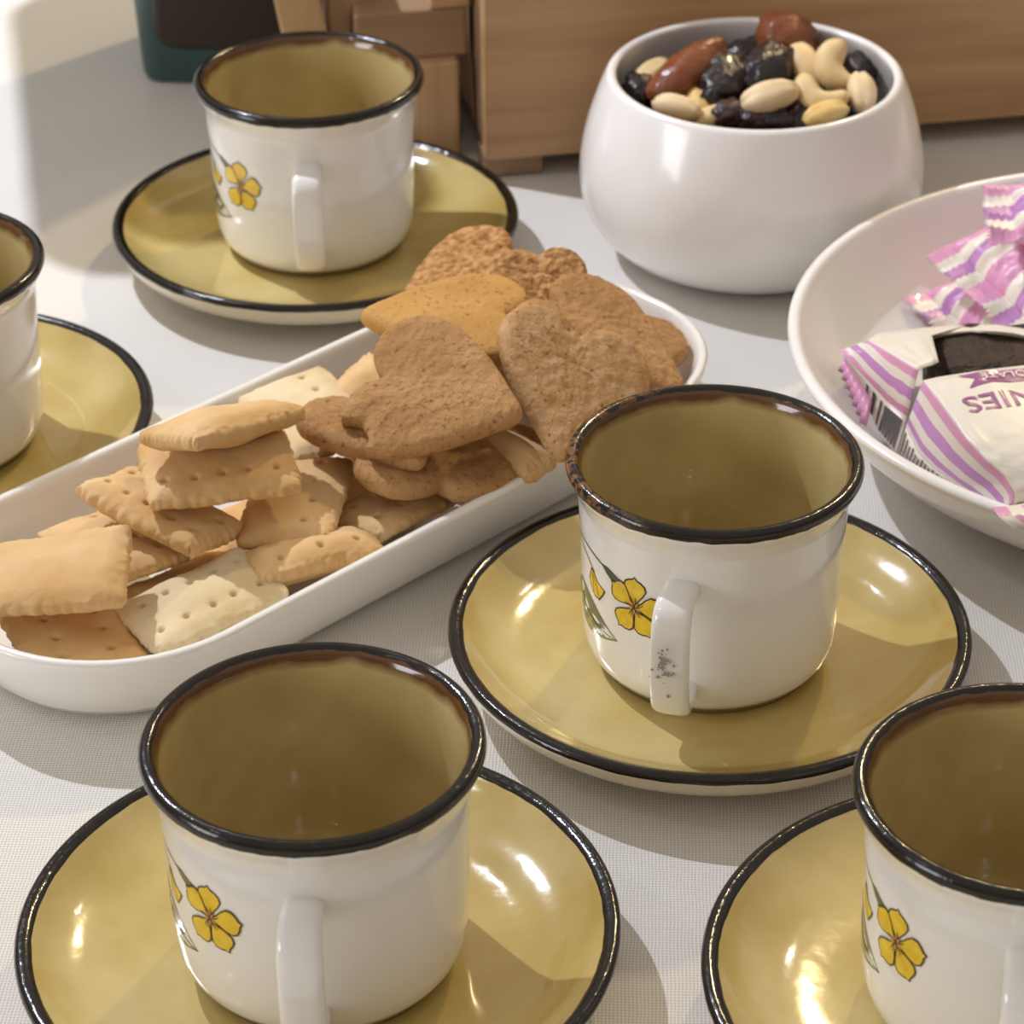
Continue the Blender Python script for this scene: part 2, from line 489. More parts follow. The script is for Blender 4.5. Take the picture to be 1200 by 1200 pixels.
def print_mesh(az):
    """painted sprig wrapped on the cup wall; az = angle of the open flower from +X"""
    bm = bmesh.new()
    ZF = 0.0362
    def P(s, dz, off):
        z = ZF + dz
        r = cup_r(z) + off
        a = az + s / 0.0384           # s grows to the cup's right seen from outside
        return bm.verts.new((r * math.cos(a), r * math.sin(a), z))
    def poly(pts, mi, off, rings=2):
        cx = sum(p[0] for p in pts) / len(pts); cy = sum(p[1] for p in pts) / len(pts)
        prev = None
        for q in range(rings, 0, -1):
            f = q / rings
            ring = [P(cx + (x - cx) * f, cy + (y - cy) * f, off) for x, y in pts]
            if prev:
                for k in range(len(pts)):
                    k2 = (k + 1) % len(pts)
                    fc = bm.faces.new((prev[k], prev[k2], ring[k2], ring[k])); fc.material_index = mi
            prev = ring
        c = P(cx, cy, off)
        for k in range(len(pts)):
            fc = bm.faces.new((prev[k], prev[(k + 1) % len(pts)], c)); fc.material_index = mi
    def strip(pts, w0, w1, mi, off):
        pts = smooth_prof(pts, 5)
        vs = []
        for i, (x, y) in enumerate(pts):
            a, b = pts[max(i - 1, 0)], pts[min(i + 1, len(pts) - 1)]
            l = math.hypot(b[0] - a[0], b[1] - a[1]) or 1
            nx, ny = -(b[1] - a[1]) / l, (b[0] - a[0]) / l
            ww = (w0 + (w1 - w0) * i / (len(pts) - 1)) / 2
            vs.append((P(x + nx * ww, y + ny * ww, off), P(x - nx * ww, y - ny * ww, off)))
        for A, B in zip(vs, vs[1:]):
            fc = bm.faces.new((A[0], B[0], B[1], A[1])); fc.material_index = mi
    def petal_shape(ang, ln, wd, cx=0, cy=0, sc=1.0, r0=0.0006):
        ca, sa = math.cos(ang), math.sin(ang)
        prof = [(0.0, 0.10), (0.18, 0.34), (0.40, 0.72), (0.62, 0.97), (0.80, 0.88), (0.92, 0.52), (0.97, 0.2), (1.06, 0.03)]
        pts = [(t, h) for t, h in prof] + [(t, -h) for t, h in reversed(prof)]
        out = []
        for t, h in pts:
            x = r0 + t * ln; y = h * wd / 2
            xm = r0 + 0.55 * ln
            x = xm + (x - xm) * sc; y *= sc
            out.append((cx + x * ca - y * sa, cy + x * sa + y * ca))
        return out
    O = 0.00008
    # leaf first (lowest), then stems, buds, flower
    def leaf(tip, base, wd, bend=0.0):
        dx, dy = tip[0] - base[0], tip[1] - base[1]
        l = math.hypot(dx, dy); ux, uy = dx / l, dy / l
        up, lo, mid = [], [], []
        for k in range(13):
            t = k / 12
            h = wd * (math.sin(math.pi * min(1, t ** 0.8)) ** 0.9) * (1 - 0.35 * t)
            c = bend * math.sin(math.pi * t)
            bx, by = base[0] + ux * l * t - uy * c, base[1] + uy * l * t + ux * c
            up.append((bx - uy * h * 0.55, by + ux * h * 0.55)); lo.append((bx + uy * h * 0.45, by - ux * h * 0.45)); mid.append((bx, by))
        poly(up + lo[::-1][1:], 3, O)
        poly([m for m in mid] + [(m[0] * 0.15 + q[0] * 0.85, m[1] * 0.15 + q[1] * 0.85) for m, q in list(zip(mid, lo))[::-1]][1:-1], 2, O * 1.5, 1)
        strip(mid, 0.0003, 0.0002, 4, O * 2)
    leaf((-0.0066, -0.0150), (-0.0345, -0.0085), 0.0150, -0.002)
    leaf((-0.0640, -0.0120), (-0.0400, -0.0040), 0.0100, 0.002)
    strip([(-0.0045, 0.0052), (-0.0142, 0.0085), (-0.0240, 0.0098), (-0.0340, 0.0080), (-0.0420, -0.001)], 0.0007, 0.0009, 4, O)
    strip([(-0.0180, 0.0030), (-0.0230, 0.0058), (-0.0300, 0.0075), (-0.0340, 0.0080)], 0.0006, 0.0007, 4, O)
    # green calyx behind the open flower
    poly([(-0.0140, 0.0086), (-0.0105, 0.0088), (-0.0062, 0.0072), (-0.0030, 0.0066), (-0.0052, 0.0056), (-0.0078, 0.0042), (-0.0112, 0.0062)], 3, O * 1.3)
    poly([(-0.0064, 0.0054), (-0.0046, 0.0060), (-0.0030, 0.0046), (-0.0048, 0.0036)], 5, O * 1.6, 1)
    # hanging bud
    bud = [(-0.0200, 0.0036), (-0.0184, 0.0034), (-0.0160, 0.0008), (-0.0118, -0.0004), (-0.0128, -0.0024), (-0.0150, -0.0052), (-0.0178, -0.0050), (-0.0200, -0.0034), (-0.0214, -0.0006)]
    poly(bud, 1, O * 1.4)
    c = (sum(p[0] for p in bud) / 9, sum(p[1] for p in bud) / 9)
    poly([(c[0] + (x - c[0]) * 0.86, c[1] + (y - c[1]) * 0.86) for x, y in bud], 0, O * 1.9)
    strip([(-0.0190, 0.0028), (-0.0165, -0.001), (-0.0152, -0.0042)], 0.0002, 0.0002, 1, O * 2.4)
    strip([(-0.0192, 0.0022), (-0.0184, -0.001), (-0.0182, -0.0042)], 0.0002, 0.0002, 1, O * 2.4)
    # two open flowers, the second round the far side
    for (fx, fy, sc) in ((0, 0, 1.0), (-0.0560, 0.004, 1.05)):
        for k, ang in enumerate((90, 302, 150, 12, 236)):
            a_ = math.radians(ang)
            poly(petal_shape(a_, 0.0092 * sc, 0.0082 * sc, fx, fy), 1, O * (2.0 + 0.7 * k))
            poly(petal_shape(a_, 0.0092 * sc, 0.0082 * sc, fx, fy, 0.87), 0, O * (2.35 + 0.7 * k))
        star = []
        for q in range(20):
            an = math.pi * 2 * q / 20
            rr = (0.0026 if q % 2 else 0.0012)
            star.append((fx + rr * math.cos(an), fy + rr * math.sin(an)))
        poly(star, 5, O * 5.6, 1)
        for ang in (75, 105, 160, 20, 230, 245, 300, 320):
            a = math.radians(ang)
            strip([(fx, fy), (fx + 0.0016 * math.cos(a), fy + 0.0016 * math.sin(a)), (fx + 0.0034 * math.cos(a + 0.15), fy + 0.0034 * math.sin(a + 0.15))], 0.00045, 0.0002, 1, O * 6.0)
    return bm

SAU = [(0.0, 0.0020), (0.0400, 0.0020), (0.0430, 0.0), (0.0460, 0.0), (0.0475, 0.0020), (0.0580, 0.0042), (0.0690, 0.0072), (0.0745, 0.0112), (0.0768, 0.0152), (0.0775, 0.0170), (0.0767, 0.0184),
       (0.0751, 0.0186), (0.0733, 0.0178), (0.0708, 0.0158), (0.0660, 0.0128), (0.0600, 0.0104), (0.0540, 0.0091), (0.0490, 0.0085), (0.0450, 0.0082), (0.0410, 0.0081), (0.0360, 0.0080), (0.0, 0.0080)]
def saucer_mesh():
    bm = bmesh.new()
    P = smooth_prof(SAU[4:20], 2)
    prof = SAU[:4] + P + SAU[20:]
    k1 = 4 + 2 * 6
    mi = [1 if i < k1 else 0 for i in range(len(prof) - 1)]
    lathe(bm, prof, 128, mi)
    return bm

ZS = 0.0080
def make_set(x, y, haz, faz, seed, cup_label, sau_label, smudge=False, worn=False, sdx=0.0):
    """haz / faz: degrees from the camera-facing side, negative = towards image left"""
    cdir = math.atan2(-y, -x)
    s = empty('saucer', (x + sdx, y, 0.0))
    tag(s, sau_label, 'saucer', 'ochre saucers under the cups')
    obj('dish', saucer_mesh(), [ochre, cream_glaze], s)
    obj('rim', rim_mesh(seed + 3, SAU[9:13], amp=0.0003), black_rim, s)['label'] = 'glossy black rim'
    c = empty('coffee_cup', (x, y, ZS))
    tag(c, cup_label, 'cup', 'white cups with yellow flowers')
    obj('body', body_mesh(), [white_glaze, olive_in, foot_m], c)
    obj('rim', rim_mesh(seed, CUP_OUT[RIM_A:RIM_B + 1]), worn_rim if worn else black_rim, c)['label'] = 'dark brown-black rim'
    h = obj('handle', handle_mesh(), white_glaze, c)
    h.rotation_euler = (0, 0, cdir + math.radians(haz))
    p = obj('floral_print', print_mesh(cdir + math.radians(faz)), [petal_y, print_dk, leaf_g, leaf_d, stem_g, pink_c], c)
    p['label'] = 'painted yellow flower sprig with green leaves'
    if smudge:
        bm = bmesh.new()
        rnd = random.Random(5)
        for k in range(46):
            zz = 0.0305 + rnd.gauss(0, 0.0026); yy = -0.0012 + rnd.gauss(0, 0.0013)
            r = rnd.uniform(0.00015, 0.00065)
            vs = [bm.verts.new((0.0552 + 0.0008 * (zz - 0.03) / 0.01, yy + r * math.cos(q), zz + r * math.sin(q))) for q in [i * math.pi / 3 for i in range(6)]]
            bm.faces.new(vs)
        sm = obj('smudge', bm, mat('grey_smudge', srgb(158, 156, 150), 0.5), h)
        sm['label'] = 'grey worn smudge'
    return c

SETS = [(-0.0739, 0.9710), (0.0582, 0.6902), (-0.0496, 0.5559), (0.1238, 0.5347), (-0.1949, 0.8205)]
make_set(*SETS[0], -3, -45, 1, 'white flowered cup standing between the wooden box and the heart biscuits', 'ochre saucer with black rim in front of the wooden box')
make_set(*SETS[1], -11.5, -33.5, 2, 'white flowered cup with grey smudge on its handle, between platter and wrapped brownies', 'ochre saucer under the cup with smudged handle', True, True)
make_set(*SETS[2], -6.5, -45, 3, 'white flowered cup standing before the cracker end of the long platter', 'ochre saucer before the cracker end of the platter', sdx=-0.001)
make_set(*SETS[3], 4.6, -46, 4, 'white flowered cup farthest from the wooden box, beside the smudged-handle cup', 'ochre saucer under the cup farthest from the wooden box')
make_set(*SETS[4], 0, -40, 5, 'white flowered cup behind the long platter, across it from the crackers', 'ochre saucer partly hidden behind the long side of the platter', sdx=-0.0035)

# ------------------------------------------------------------------ long platter
PL_A = math.radians(44.7)
PU = Vector((math.cos(PL_A), math.sin(PL_A), 0)); PV = Vector((-PU.y, PU.x, 0))
PL_C = Vector((-0.0546, 0.7780, 0))
def rrect(hx, hy, r, n=14):
    pts = []
    for (sx, sy, a0) in ((1, 1, 0), (-1, 1, 90), (-1, -1, 180), (1, -1, 270)):
        for k in range(n + 1):
            a = math.radians(a0 + 90 * k / n)
            pts.append((sx * (hx - r) + r * math.cos(a), sy * (hy - r) + r * math.sin(a)))
    return pts
bm = bmesh.new()
HX, HY, RC = 0.1475, 0.0560, 0.054
levels = [(-0.020, 0.0, 'o'), (-0.0185, 0.0, 'o'), (-0.0125, 0.0020, 'o'), (-0.0080, 0.0070, 'o'), (-0.0045, 0.0150, 'o'), (-0.0015, 0.0240, 'o'), (-0.0003, 0.0280, 'o'), (0.0, 0.0294, 'o'), (-0.0008, 0.0303, 'o'),
          (-0.0020, 0.0304, 'o'), (-0.0032, 0.0298, 'o'), (-0.0042, 0.0270, 'o'), (-0.0068, 0.0180, 'o'), (-0.0100, 0.0100, 'o'), (-0.0150, 0.0062, 'o'), (-0.0220, 0.0050, 'o'), (-0.0300, 0.0048, 'o')]
rings = []
for (d, z, _) in levels:
    rings.append([bm.verts.new((x, y, z * 0.0285 / 0.0304)) for x, y in rrect(HX + d, HY + d, max(RC + d, 0.006))])
for A, B in zip(rings, rings[1:]):
    for k in range(len(A)):
        bm.faces.new((A[k], A[(k + 1) % len(A)], B[(k + 1) % len(A)], B[k]))
bm.faces.new(rings[0][::-1]); bm.faces.new(rings[-1])
pl = obj('serving_platter', bm, porcelain)
pl.location = PL_C; pl.rotation_euler = (0, 0, PL_A)
tag(pl, 'long white china platter with rounded corners holding crackers and heart biscuits', 'platter')

# ------------------------------------------------------------------ food poses
def pose(cx, cy, z, n, dx, dy):
    """matrix: centre seen at pixel (cx,cy) at height z, local Z = n, local X towards the pixel (dx,dy)"""
    c = W(cx, cy, z)
    n = Vector(n).normalized()
    q = hit_plane(dx, dy, c, n)
    ex = (q - c); ex = (ex - n * ex.dot(n)).normalized()
    ey = n.cross(ex)
    m = Matrix((ex, ey, n)).transposed().to_4x4()
    m.translation = c
    return m, (q - c).length

def cracker_mesh(seed, L=0.050, H=0.033, T=0.0075, rows=((-0.24, 5), (0.24, 5)), puff=1.0, warp=0.0):
    bm = bmesh.new()
    nx, ny = 84, 52
    rnd = random.Random(seed)
    holes = []
    for (v, k) in rows:
        for i in range(k):
            holes.append(((-0.5 + (i + 0.5) / k) * L * 0.92 + rnd.uniform(-.0008, .0008), v * H + rnd.uniform(-.0006, .0006)))
    off = Vector((seed * 3.1, seed * 1.7, 0))
    def P(i, j, top):
        u = i / nx * 2 - 1; v = j / ny * 2 - 1
        ed = min(1 - abs(u), (1 - abs(v)) * H / L) * L / 2       # distance to edge
        crimp = 0.0011 * noise.noise(Vector((u * 9, v * 9, seed))) + 0.0005 * noise.noise(Vector((u * 30, v * 30, seed)))
        x = u * L / 2 * (1 - 0.035 * (1 - abs(v)) * 0) + crimp * (abs(u) ** 6)
        y = v * H / 2 + crimp * (abs(v) ** 6)
        # corner rounding
        cr = (abs(u) ** 8) * (abs(v) ** 8)
        x -= math.copysign(0.0012 * cr, u); y -= math.copysign(0.0012 * cr, v)
        e = min(ed / 0.0065, 1)
        prof = 0.34 + 0.66 * (1 - (1 - e) ** 2)
        if ed < 1e-6:
            prof = 0.16
        bul = 1 + 0.30 * puff * (1 - u * u) * (1 - v * v) + 0.16 * noise.noise(Vector((x * 70, y * 70, 0)) + off) + 0.05 * noise.noise(Vector((x * 200, y * 200, 4)) + off)
        h = T / 2 * prof * (bul if top else bul * 0.85)
        if top:
            for hx, hy in holes:
                d2 = (x - hx) ** 2 + (y - hy) ** 2
                if d2 < 2.5e-5:
                    h -= 0.0034 * math.exp(-d2 / (0.00078 ** 2)) + 0.0004 * math.exp(-d2 / (0.0024 ** 2))
        z = h if top else -h
        z += warp * (u * v) * 0.003 + 0.0012 * noise.noise(Vector((u * 1.3, v * 1.3, seed * 2.3)))
        return (x, y, z)
    T_, B_ = [], []
    for j in range(ny + 1):
        T_.append([bm.verts.new(P(i, j, True)) for i in range(nx + 1)])
        B_.append([bm.verts.new(P(i, j, False)) for i in range(nx + 1)])
    for j in range(ny):
        for i in range(nx):
            bm.faces.new((T_[j][i], T_[j][i + 1], T_[j + 1][i + 1], T_[j + 1][i]))
            bm.faces.new((B_[j][i], B_[j + 1][i], B_[j + 1][i + 1], B_[j][i + 1]))
    for i in range(nx):
        bm.faces.new((B_[0][i], B_[0][i + 1], T_[0][i + 1], T_[0][i]))
        bm.faces.new((T_[ny][i], T_[ny][i + 1], B_[ny][i + 1], B_[ny][i]))
    for j in range(ny):
        bm.faces.new((T_[j][0], T_[j + 1][0], B_[j + 1][0], B_[j][0]))
        bm.faces.new((B_[j][nx], B_[j + 1][nx], T_[j + 1][nx], T_[j][nx]))
    return bm

def frame(c, ex, n):
    n = Vector(n).normalized(); ex = Vector(ex); ex = (ex - n * ex.dot(n)).normalized()
    m = Matrix((ex, n.cross(ex), n)).transposed().to_4x4(); m.translation = Vector(c)
    return m
def cracker(seed, mx, label, m=None, **kw):
    o = obj('cracker', cracker_mesh(seed, **kw), m or cracker_m, matrix=mx)
    return tag(o, label, 'cracker', 'rectangular crackers on the platter')

_half = smooth_prof([(-0.50, 0.0), (-0.47, 0.055), (-0.38, 0.135), (-0.22, 0.275), (-0.02, 0.405), (0.15, 0.470), (0.31, 0.455), (0.42, 0.360), (0.465, 0.235), (0.445, 0.115), (0.375, 0.030), (0.335, 0.0)], 5)
HEART_PTS = _half + [(x, -y) for x, y in _half[-2:0:-1]]     # tip at -x, notch at +x, about one unit across

def heart_mesh(seed, size=0.060, T=0.0075, bite=None, cut=None, rough=0.00055, dome=0.0012):
    """biscuit lying in XY, tip towards -X. cut: (angle, offset) straight break"""
    bm = bmesh.new()
    n = len(HEART_PTS)
    bnd = [Vector((x * size, y * size)) for x, y in HEART_PTS]
    # soften tip and notch
    for _ in range(2):
        bnd = [(bnd[i - 1] + bnd[i] * 2 + bnd[(i + 1) % n]) / 4 for i in range(n)]
    if bite:
        bc, br = Vector(bite[:2]), bite[2]
        ins = [i for i, p in enumerate(bnd) if (p - bc).length < br]
        if ins:
            a0, a1 = [math.atan2(bnd[i].y - bc.y, bnd[i].x - bc.x) for i in (ins[0], ins[-1])]
            ac = math.atan2(-bc.y, -bc.x)                  # arc runs on the biscuit's side
            w0 = (a0 - ac + math.pi) % (2 * math.pi) - math.pi
            w1 = (a1 - ac + math.pi) % (2 * math.pi) - math.pi
            for q_, i in enumerate(ins):
                t = q_ / max(len(ins) - 1, 1)
                a_ = ac + w0 + (w1 - w0) * t
                rr = br * (1 + 0.10 * noise.noise(Vector((q_ * 0.7, seed, 1))))
                bnd[i] = bc + Vector((math.cos(a_), math.sin(a_))) * rr
    if cut:
        ca, off = cut
        nn = Vector((math.cos(ca), math.sin(ca)))
        for i, p in enumerate(bnd):
            e = p.dot(nn) - off
            if e > 0:
                bnd[i] = p - nn * (e + 0.0012 * noise.noise(Vector((i * 0.5, seed * 2, 3))))
    cen = sum(bnd, Vector((0, 0))) / n
    fr = [k / 20 for k in range(18)] + [0.885, 0.915, 0.94, 0.96, 0.98, 1.0]
    kd = KDTree(n)
    for i, p in enumerate(bnd):
        kd.insert((p.x, p.y, 0), i)
    kd.balance()
    off3 = Vector((seed * 5.3, seed * 2.9, 0))
    def zt(p, f):
        d = 0.0 if f >= 1 else kd.find((p.x, p.y, 0))[2]
        ed = min(d / 0.0042, 1)
        base = T / 2 * (0.35 + 0.65 * math.sqrt(max(0, 1 - (1 - ed) ** 2)))
        base += dome * (1 - (1 - min(d / 0.018, 1)) ** 2)
        base += rough * (noise.noise(Vector((p.x * 260, p.y * 260, 0)) + off3) + 0.7 * noise.noise(Vector((p.x * 620, p.y * 620, 5)) + off3))
        return base
    def ring(f, top):
        r = []
        for p in bnd:
            q = cen + (p - cen) * f
            z = zt(q, f)
            r.append(bm.verts.new((q.x, q.y, z if top else -z * 0.8)))
        return r
    for top in (True, False):
        prev = None
        c = bm.verts.new((cen.x, cen.y, zt(cen, 0) * (1 if top else -0.8)))
        for f in fr[1:]:
            r = ring(f, top)
            for k in range(n):
                k2 = (k + 1) % n
                if prev is None:
                    vs = (c, r[k], r[k2])
                else:
                    vs = (prev[k], r[k], r[k2], prev[k2])
                bm.faces.new(vs if top else vs[::-1])
            prev = r
        if top:
            top_r = prev
        else:
            bot_r = prev
    for k in range(n):
        k2 = (k + 1) % n
        bm.faces.new((top_r[k], bot_r[k], bot_r[k2], top_r[k2]))
    bmesh.ops.recalc_face_normals(bm, faces=bm.faces)
    return bm

def heart(seed, mx, label, m=None, **kw):
    o = obj('heart_biscuit', heart_mesh(seed, **kw), m or heart_m, matrix=mx)
    return tag(o, label, 'biscuit', 'heart biscuits on the platter')

R2 = ((-0.24, 5), (0.20, 5)); R3 = ((-0.27, 4), (0.0, 4), (0.27, 4))
# centre, direction of the long side, normal (metres, world)
F = frame
cracker(1, F((-0.1332, 0.6937, 0.0165), (0.46, -0.881, 0.109), (0.10, 0.0, 0.97)), 'orange-tan cracker lying at the end of the platter under a big cracker', cracker_tan, rows=((-0.20, 5), (0.20, 5)), L=0.0503, H=0.0360)
cracker(2, F((-0.1382, 0.6958, 0.0340), (0.995, 0.003, 0.1), (-0.1, -0.10, 0.99)), 'broad plain cracker leaning out over the end of the pile', cracker_m, rows=(), warp=0.6, L=0.0501, H=0.0340)
cracker(3, F((-0.0936, 0.7010, 0.0200), (0.816, 0.571, 0.087), (-0.083, -0.06, 0.996)), 'pale white cracker with two rows of holes at platter edge', cracker_pale, rows=R2, L=0.0460, H=0.0315)
cracker(4, F((-0.1233, 0.7305, 0.0215), (0.66, -0.733, 0.162), (-0.028, 0.15, 0.981)), 'cracker tucked behind the broad plain cracker', cracker_m, rows=((0.2, 4),), L=0.0483, H=0.0275)
cracker(5, F((-0.0938, 0.7197, 0.0120), (0.63, 0.759, -0.10), (0.12, 0.02, 0.99)), 'cracker lying on the platter floor under the pale cracker', cracker_tan, rows=R2, L=0.0491, H=0.0320)
cracker(6, F((-0.1081, 0.7345, 0.0318), (0.817, -0.553, -0.163), (0.25, 0.10, 0.95)), 'cracker set crosswise with crimped edge, under the level cracker', cracker_m, rows=R2, L=0.0465, H=0.0300, T=0.008)
cracker(7, F((-0.0902, 0.7415, 0.0425), (0.972, 0.231, -0.052), (0.048, -0.08, 0.99)), 'cracker tilted forward under the topmost cracker, a few holes showing', cracker_m, rows=((-0.22, 5), (0.3, 3)), L=0.0472, H=0.0330)
cracker(8, pose(262, 500, 0.0540, (-0.06, 0.34, 0.94), 356, 476)[0], 'topmost cracker seen edge-on along the pile', cracker_m, rows=(), puff=1.6, H=0.027, L=0.050, T=0.008)
cracker(9, F((-0.0669, 0.7975, 0.0290), (0.425, -0.898, 0.114), (-0.15, -0.05, 0.978)), 'pale yellow cracker leaning on the back wall of platter', cracker_pale, rows=((0.2, 4),), L=0.0494, H=0.0330)
cracker(10, F((-0.0676, 0.7482, 0.0258), (-0.109, -0.991, 0.02), (-0.10, 0.02, 0.985)), 'cracker sloping down in the middle of the platter beside hearts', cracker_m, rows=((0.2, 4),), L=0.0497, H=0.0310, T=0.008)
cracker(11, pose(367, 652, 0.0230, (-0.05, 0.22, 0.97), 440, 636)[0], 'puffed cracker seen edge-on by the near wall of platter', cracker_m, rows=((-0.25, 3),), puff=1.8, H=0.022, L=0.041, T=0.0085)
cracker(12, pose(476, 586, 0.0185, (-0.10, 0.08, 0.99), 540, 550)[0], 'wide cracker lying under the hearts by the near wall', cracker_m, rows=R2, L=0.0490, H=0.0270)
cracker(13, pose(596, 527, 0.0300, (-0.1, -0.15, 0.97), 625, 546)[0], 'yellow cracker end poking out between the hearts', cracker_m, rows=(), L=0.034, H=0.014, T=0.009)
cracker(14, pose(428, 462, 0.0300, (0.1, -0.2, 0.95), 445, 446)[0], 'cracker corner showing behind the bitten heart', cracker_m, rows=(), L=0.036, H=0.022)
cracker(15, pose(300, 622, 0.0095, (0, -0.02, 1), 370, 590)[0], 'cracker on the platter floor under the crosswise cracker', cracker_tan, rows=((0.2, 4),))
cracker(16, pose(425, 580, 0.0095, (0, -0.02, 1), 480, 530)[0], 'cracker on the platter floor below the bitten heart', cracker_tan, rows=())

# hearts: centre, direction tip -> notch, normal
heart(1, F((-0.0227, 0.7661, 0.0539), (-0.909, 0.414, 0.042), (-0.148, -0.417, 0.897)), 'bitten heart biscuit lying on top at the front of the pile', size=0.0575, bite=(0.0215, 0.0265, 0.0085))
heart(2, F((0.0188, 0.7772, 0.0498), (0.130, 0.897, 0.420), (0.42, -0.44, 0.80)), 'heart biscuit standing tilted with dusty floury face', heart_dusty, size=0.0560)
heart(3, F((0.0315, 0.8110, 0.0475), (-0.795, 0.492, 0.354), (0.367, -0.12, 0.92)), 'large heart biscuit behind the tilted dusty one', size=0.0620)
heart(4, F((-0.0203, 0.8127, 0.0560), (0.999, 0.014, -0.043), (0.043, -0.04, 0.999)), 'smooth golden heart biscuit lying flat at the back', heart_light, size=0.0570, rough=0.0002)
heart(5, F((-0.0149, 0.8600, 0.0480), (0.852, 0.509, 0.124), (-0.155, -0.10, 0.98)), 'broken heart biscuit with porous crumb face at the back', crumb_m, size=0.0510, rough=0.0008, dome=0.0)
heart(6, F((0.0107, 0.8370, 0.0535), (-0.153, 0.856, 0.493), (0.139, -0.475, 0.869)), 'small broken biscuit piece with porous crumb at the top', crumb_m, size=0.0350, rough=0.0008, dome=0.0)
heart(7, F((0.0330, 0.8400, 0.0300), (0.3, 0.95, 0.0), (0.2, -0.1, 0.97)), 'heart biscuit mostly hidden behind the large heart', size=0.0540)
heart(8, F((-0.0410, 0.7690, 0.0400), (-0.50, 0.86, -0.02), (0.049, 0.0, 0.996)), 'heart biscuit with only its side out beside the crackers', size=0.0500)
heart(9, F((-0.0302, 0.7692, 0.0330), (-0.862, -0.346, 0.20), (0.22, -0.05, 0.96)), 'heart biscuit under the bitten heart, lobe over a cracker', size=0.0530)
heart(10, F((-0.0100, 0.7740, 0.0290), (-0.872, -0.405, 0.15), (0.18, -0.06, 0.97)), 'heart biscuit lowest of the pile near the wall', size=0.0520)
heart(11, pose(600, 425, 0.0200, (0, -0.03, 1), 560, 395)[0], 'heart biscuit at the bottom under the other hearts', size=0.0560)
heart(12, pose(690, 430, 0.0110, (0, -0.03, 1), 720, 400)[0], 'heart biscuit flat on the platter floor under the large heart', size=0.0560)

# ------------------------------------------------------------------ nut bowl
BC = Vector((0.0926, 0.979, 0))
BOWL = [(0.0, 0.0025), (0.036, 0.0025), (0.0385, 0.0), (0.0415, 0.0), (0.0440, 0.0012), (0.0520, 0.0058), (0.0590, 0.0130), (0.0632, 0.0220), (0.0645, 0.0310), (0.0638, 0.0410), (0.0615, 0.0520), (0.0580, 0.0630), (0.0554, 0.0695), (0.0545, 0.0712),
        (0.0532, 0.0720), (0.0518, 0.0716), (0.0512, 0.0700), (0.0535, 0.0620), (0.0570, 0.0500), (0.0590, 0.0380), (0.0582, 0.0250), (0.0530, 0.0140), (0.0430, 0.0078), (0.0, 0.0060)]
bm = bmesh.new()
BOWL = [(r * 1.015, z) for r, z in BOWL]
lathe(bm, BOWL[:3] + smooth_prof(BOWL[3:23], 3) + BOWL[23:], 128)
bw = obj('nut_bowl', bm, china)
bw.location = BC
tag(bw, 'deep round white china bowl filled with nuts and dried fruit', 'bowl')

def blob(name, rx, ry, rz, m, seed, wr=0.12, freq=2.2, bend=0.0, shape=None, nu=24, nv=16, crease=0.0):
    bm = bmesh.new()
    rings = []
    for j in range(nv + 1):
        ph = math.pi * j / nv
        row = []
        if j in (0, nv):
            v = Vector((math.cos(ph), 0, 0)); pts = [v]
        else:
            pts = [Vector((math.cos(ph), math.sin(ph) * math.cos(2 * math.pi * k / nu), math.sin(ph) * math.sin(2 * math.pi * k / nu))) for k in range(nu)]
        for v in pts:
            f = 1 + wr * noise.noise(v * freq + Vector((seed * 3.7, 0, 0))) + wr * 0.5 * noise.noise(v * freq * 2.6 + Vector((seed, 2, 0)))
            if crease:
                f *= 1 - crease * math.exp(-(v.y / 0.18) ** 2) * (v.z > 0)
            sx = shape(v.x) if shape else 1
            x, y, z = v.x * rx * f, v.y * ry * f * sx, v.z * rz * f * sx
            if bend:
                y += bend * (v.x * v.x - 0.4) * rx
            row.append(bm.verts.new((x, y, z)))
        rings.append(row)
    for A, B in zip(rings, rings[1:]):
        for k in range(nu):
            k2 = (k + 1) % nu
            if len(A) == 1:
                bm.faces.new((A[0], B[k], B[k2]))
            elif len(B) == 1:
                bm.faces.new((A[k], B[0], A[k2]))
            else:
                bm.faces.new((A[k], B[k], B[k2], A[k2]))
    bmesh.ops.recalc_face_normals(bm, faces=bm.faces)
    return obj(name, bm, m)

date_m = mat('date_skin', srgb(116, 58, 34), 0.28, 0.5, 0.3, mott=srgb(146, 84, 42), mscale=60, bump=[(160, 0.7, 0.002)])
prune_m = mat('prune_skin', srgb(30, 22, 24), 0.3, 0.5, 0.2, mott=srgb(50, 34, 34), mscale=90, bump=[(200, 0.8, 0.002)])
raisin_m = mat('raisin_skin', srgb(46, 26, 26), 0.35, 0.5, 0.1, mott=srgb(70, 40, 36), mscale=120, bump=[(300, 0.9, 0.002)])
cashew_m = mat('cashew', srgb(232, 206, 158), 0.5, 0.35, mott=srgb(218, 184, 128), mscale=90, sss=0.15, bump=[(200, 0.2, 0.001)])
peanut_m = mat('peanut', srgb(234, 212, 174), 0.5, 0.35, mott=srgb(222, 192, 146), mscale=90, sss=0.15, bump=[(200, 0.2, 0.001)])
roast_m = mat('roasted_peanut', srgb(228, 188, 112), 0.5, 0.35, mott=srgb(238, 208, 142), mscale=120, bump=[(200, 0.4, 0.001)])

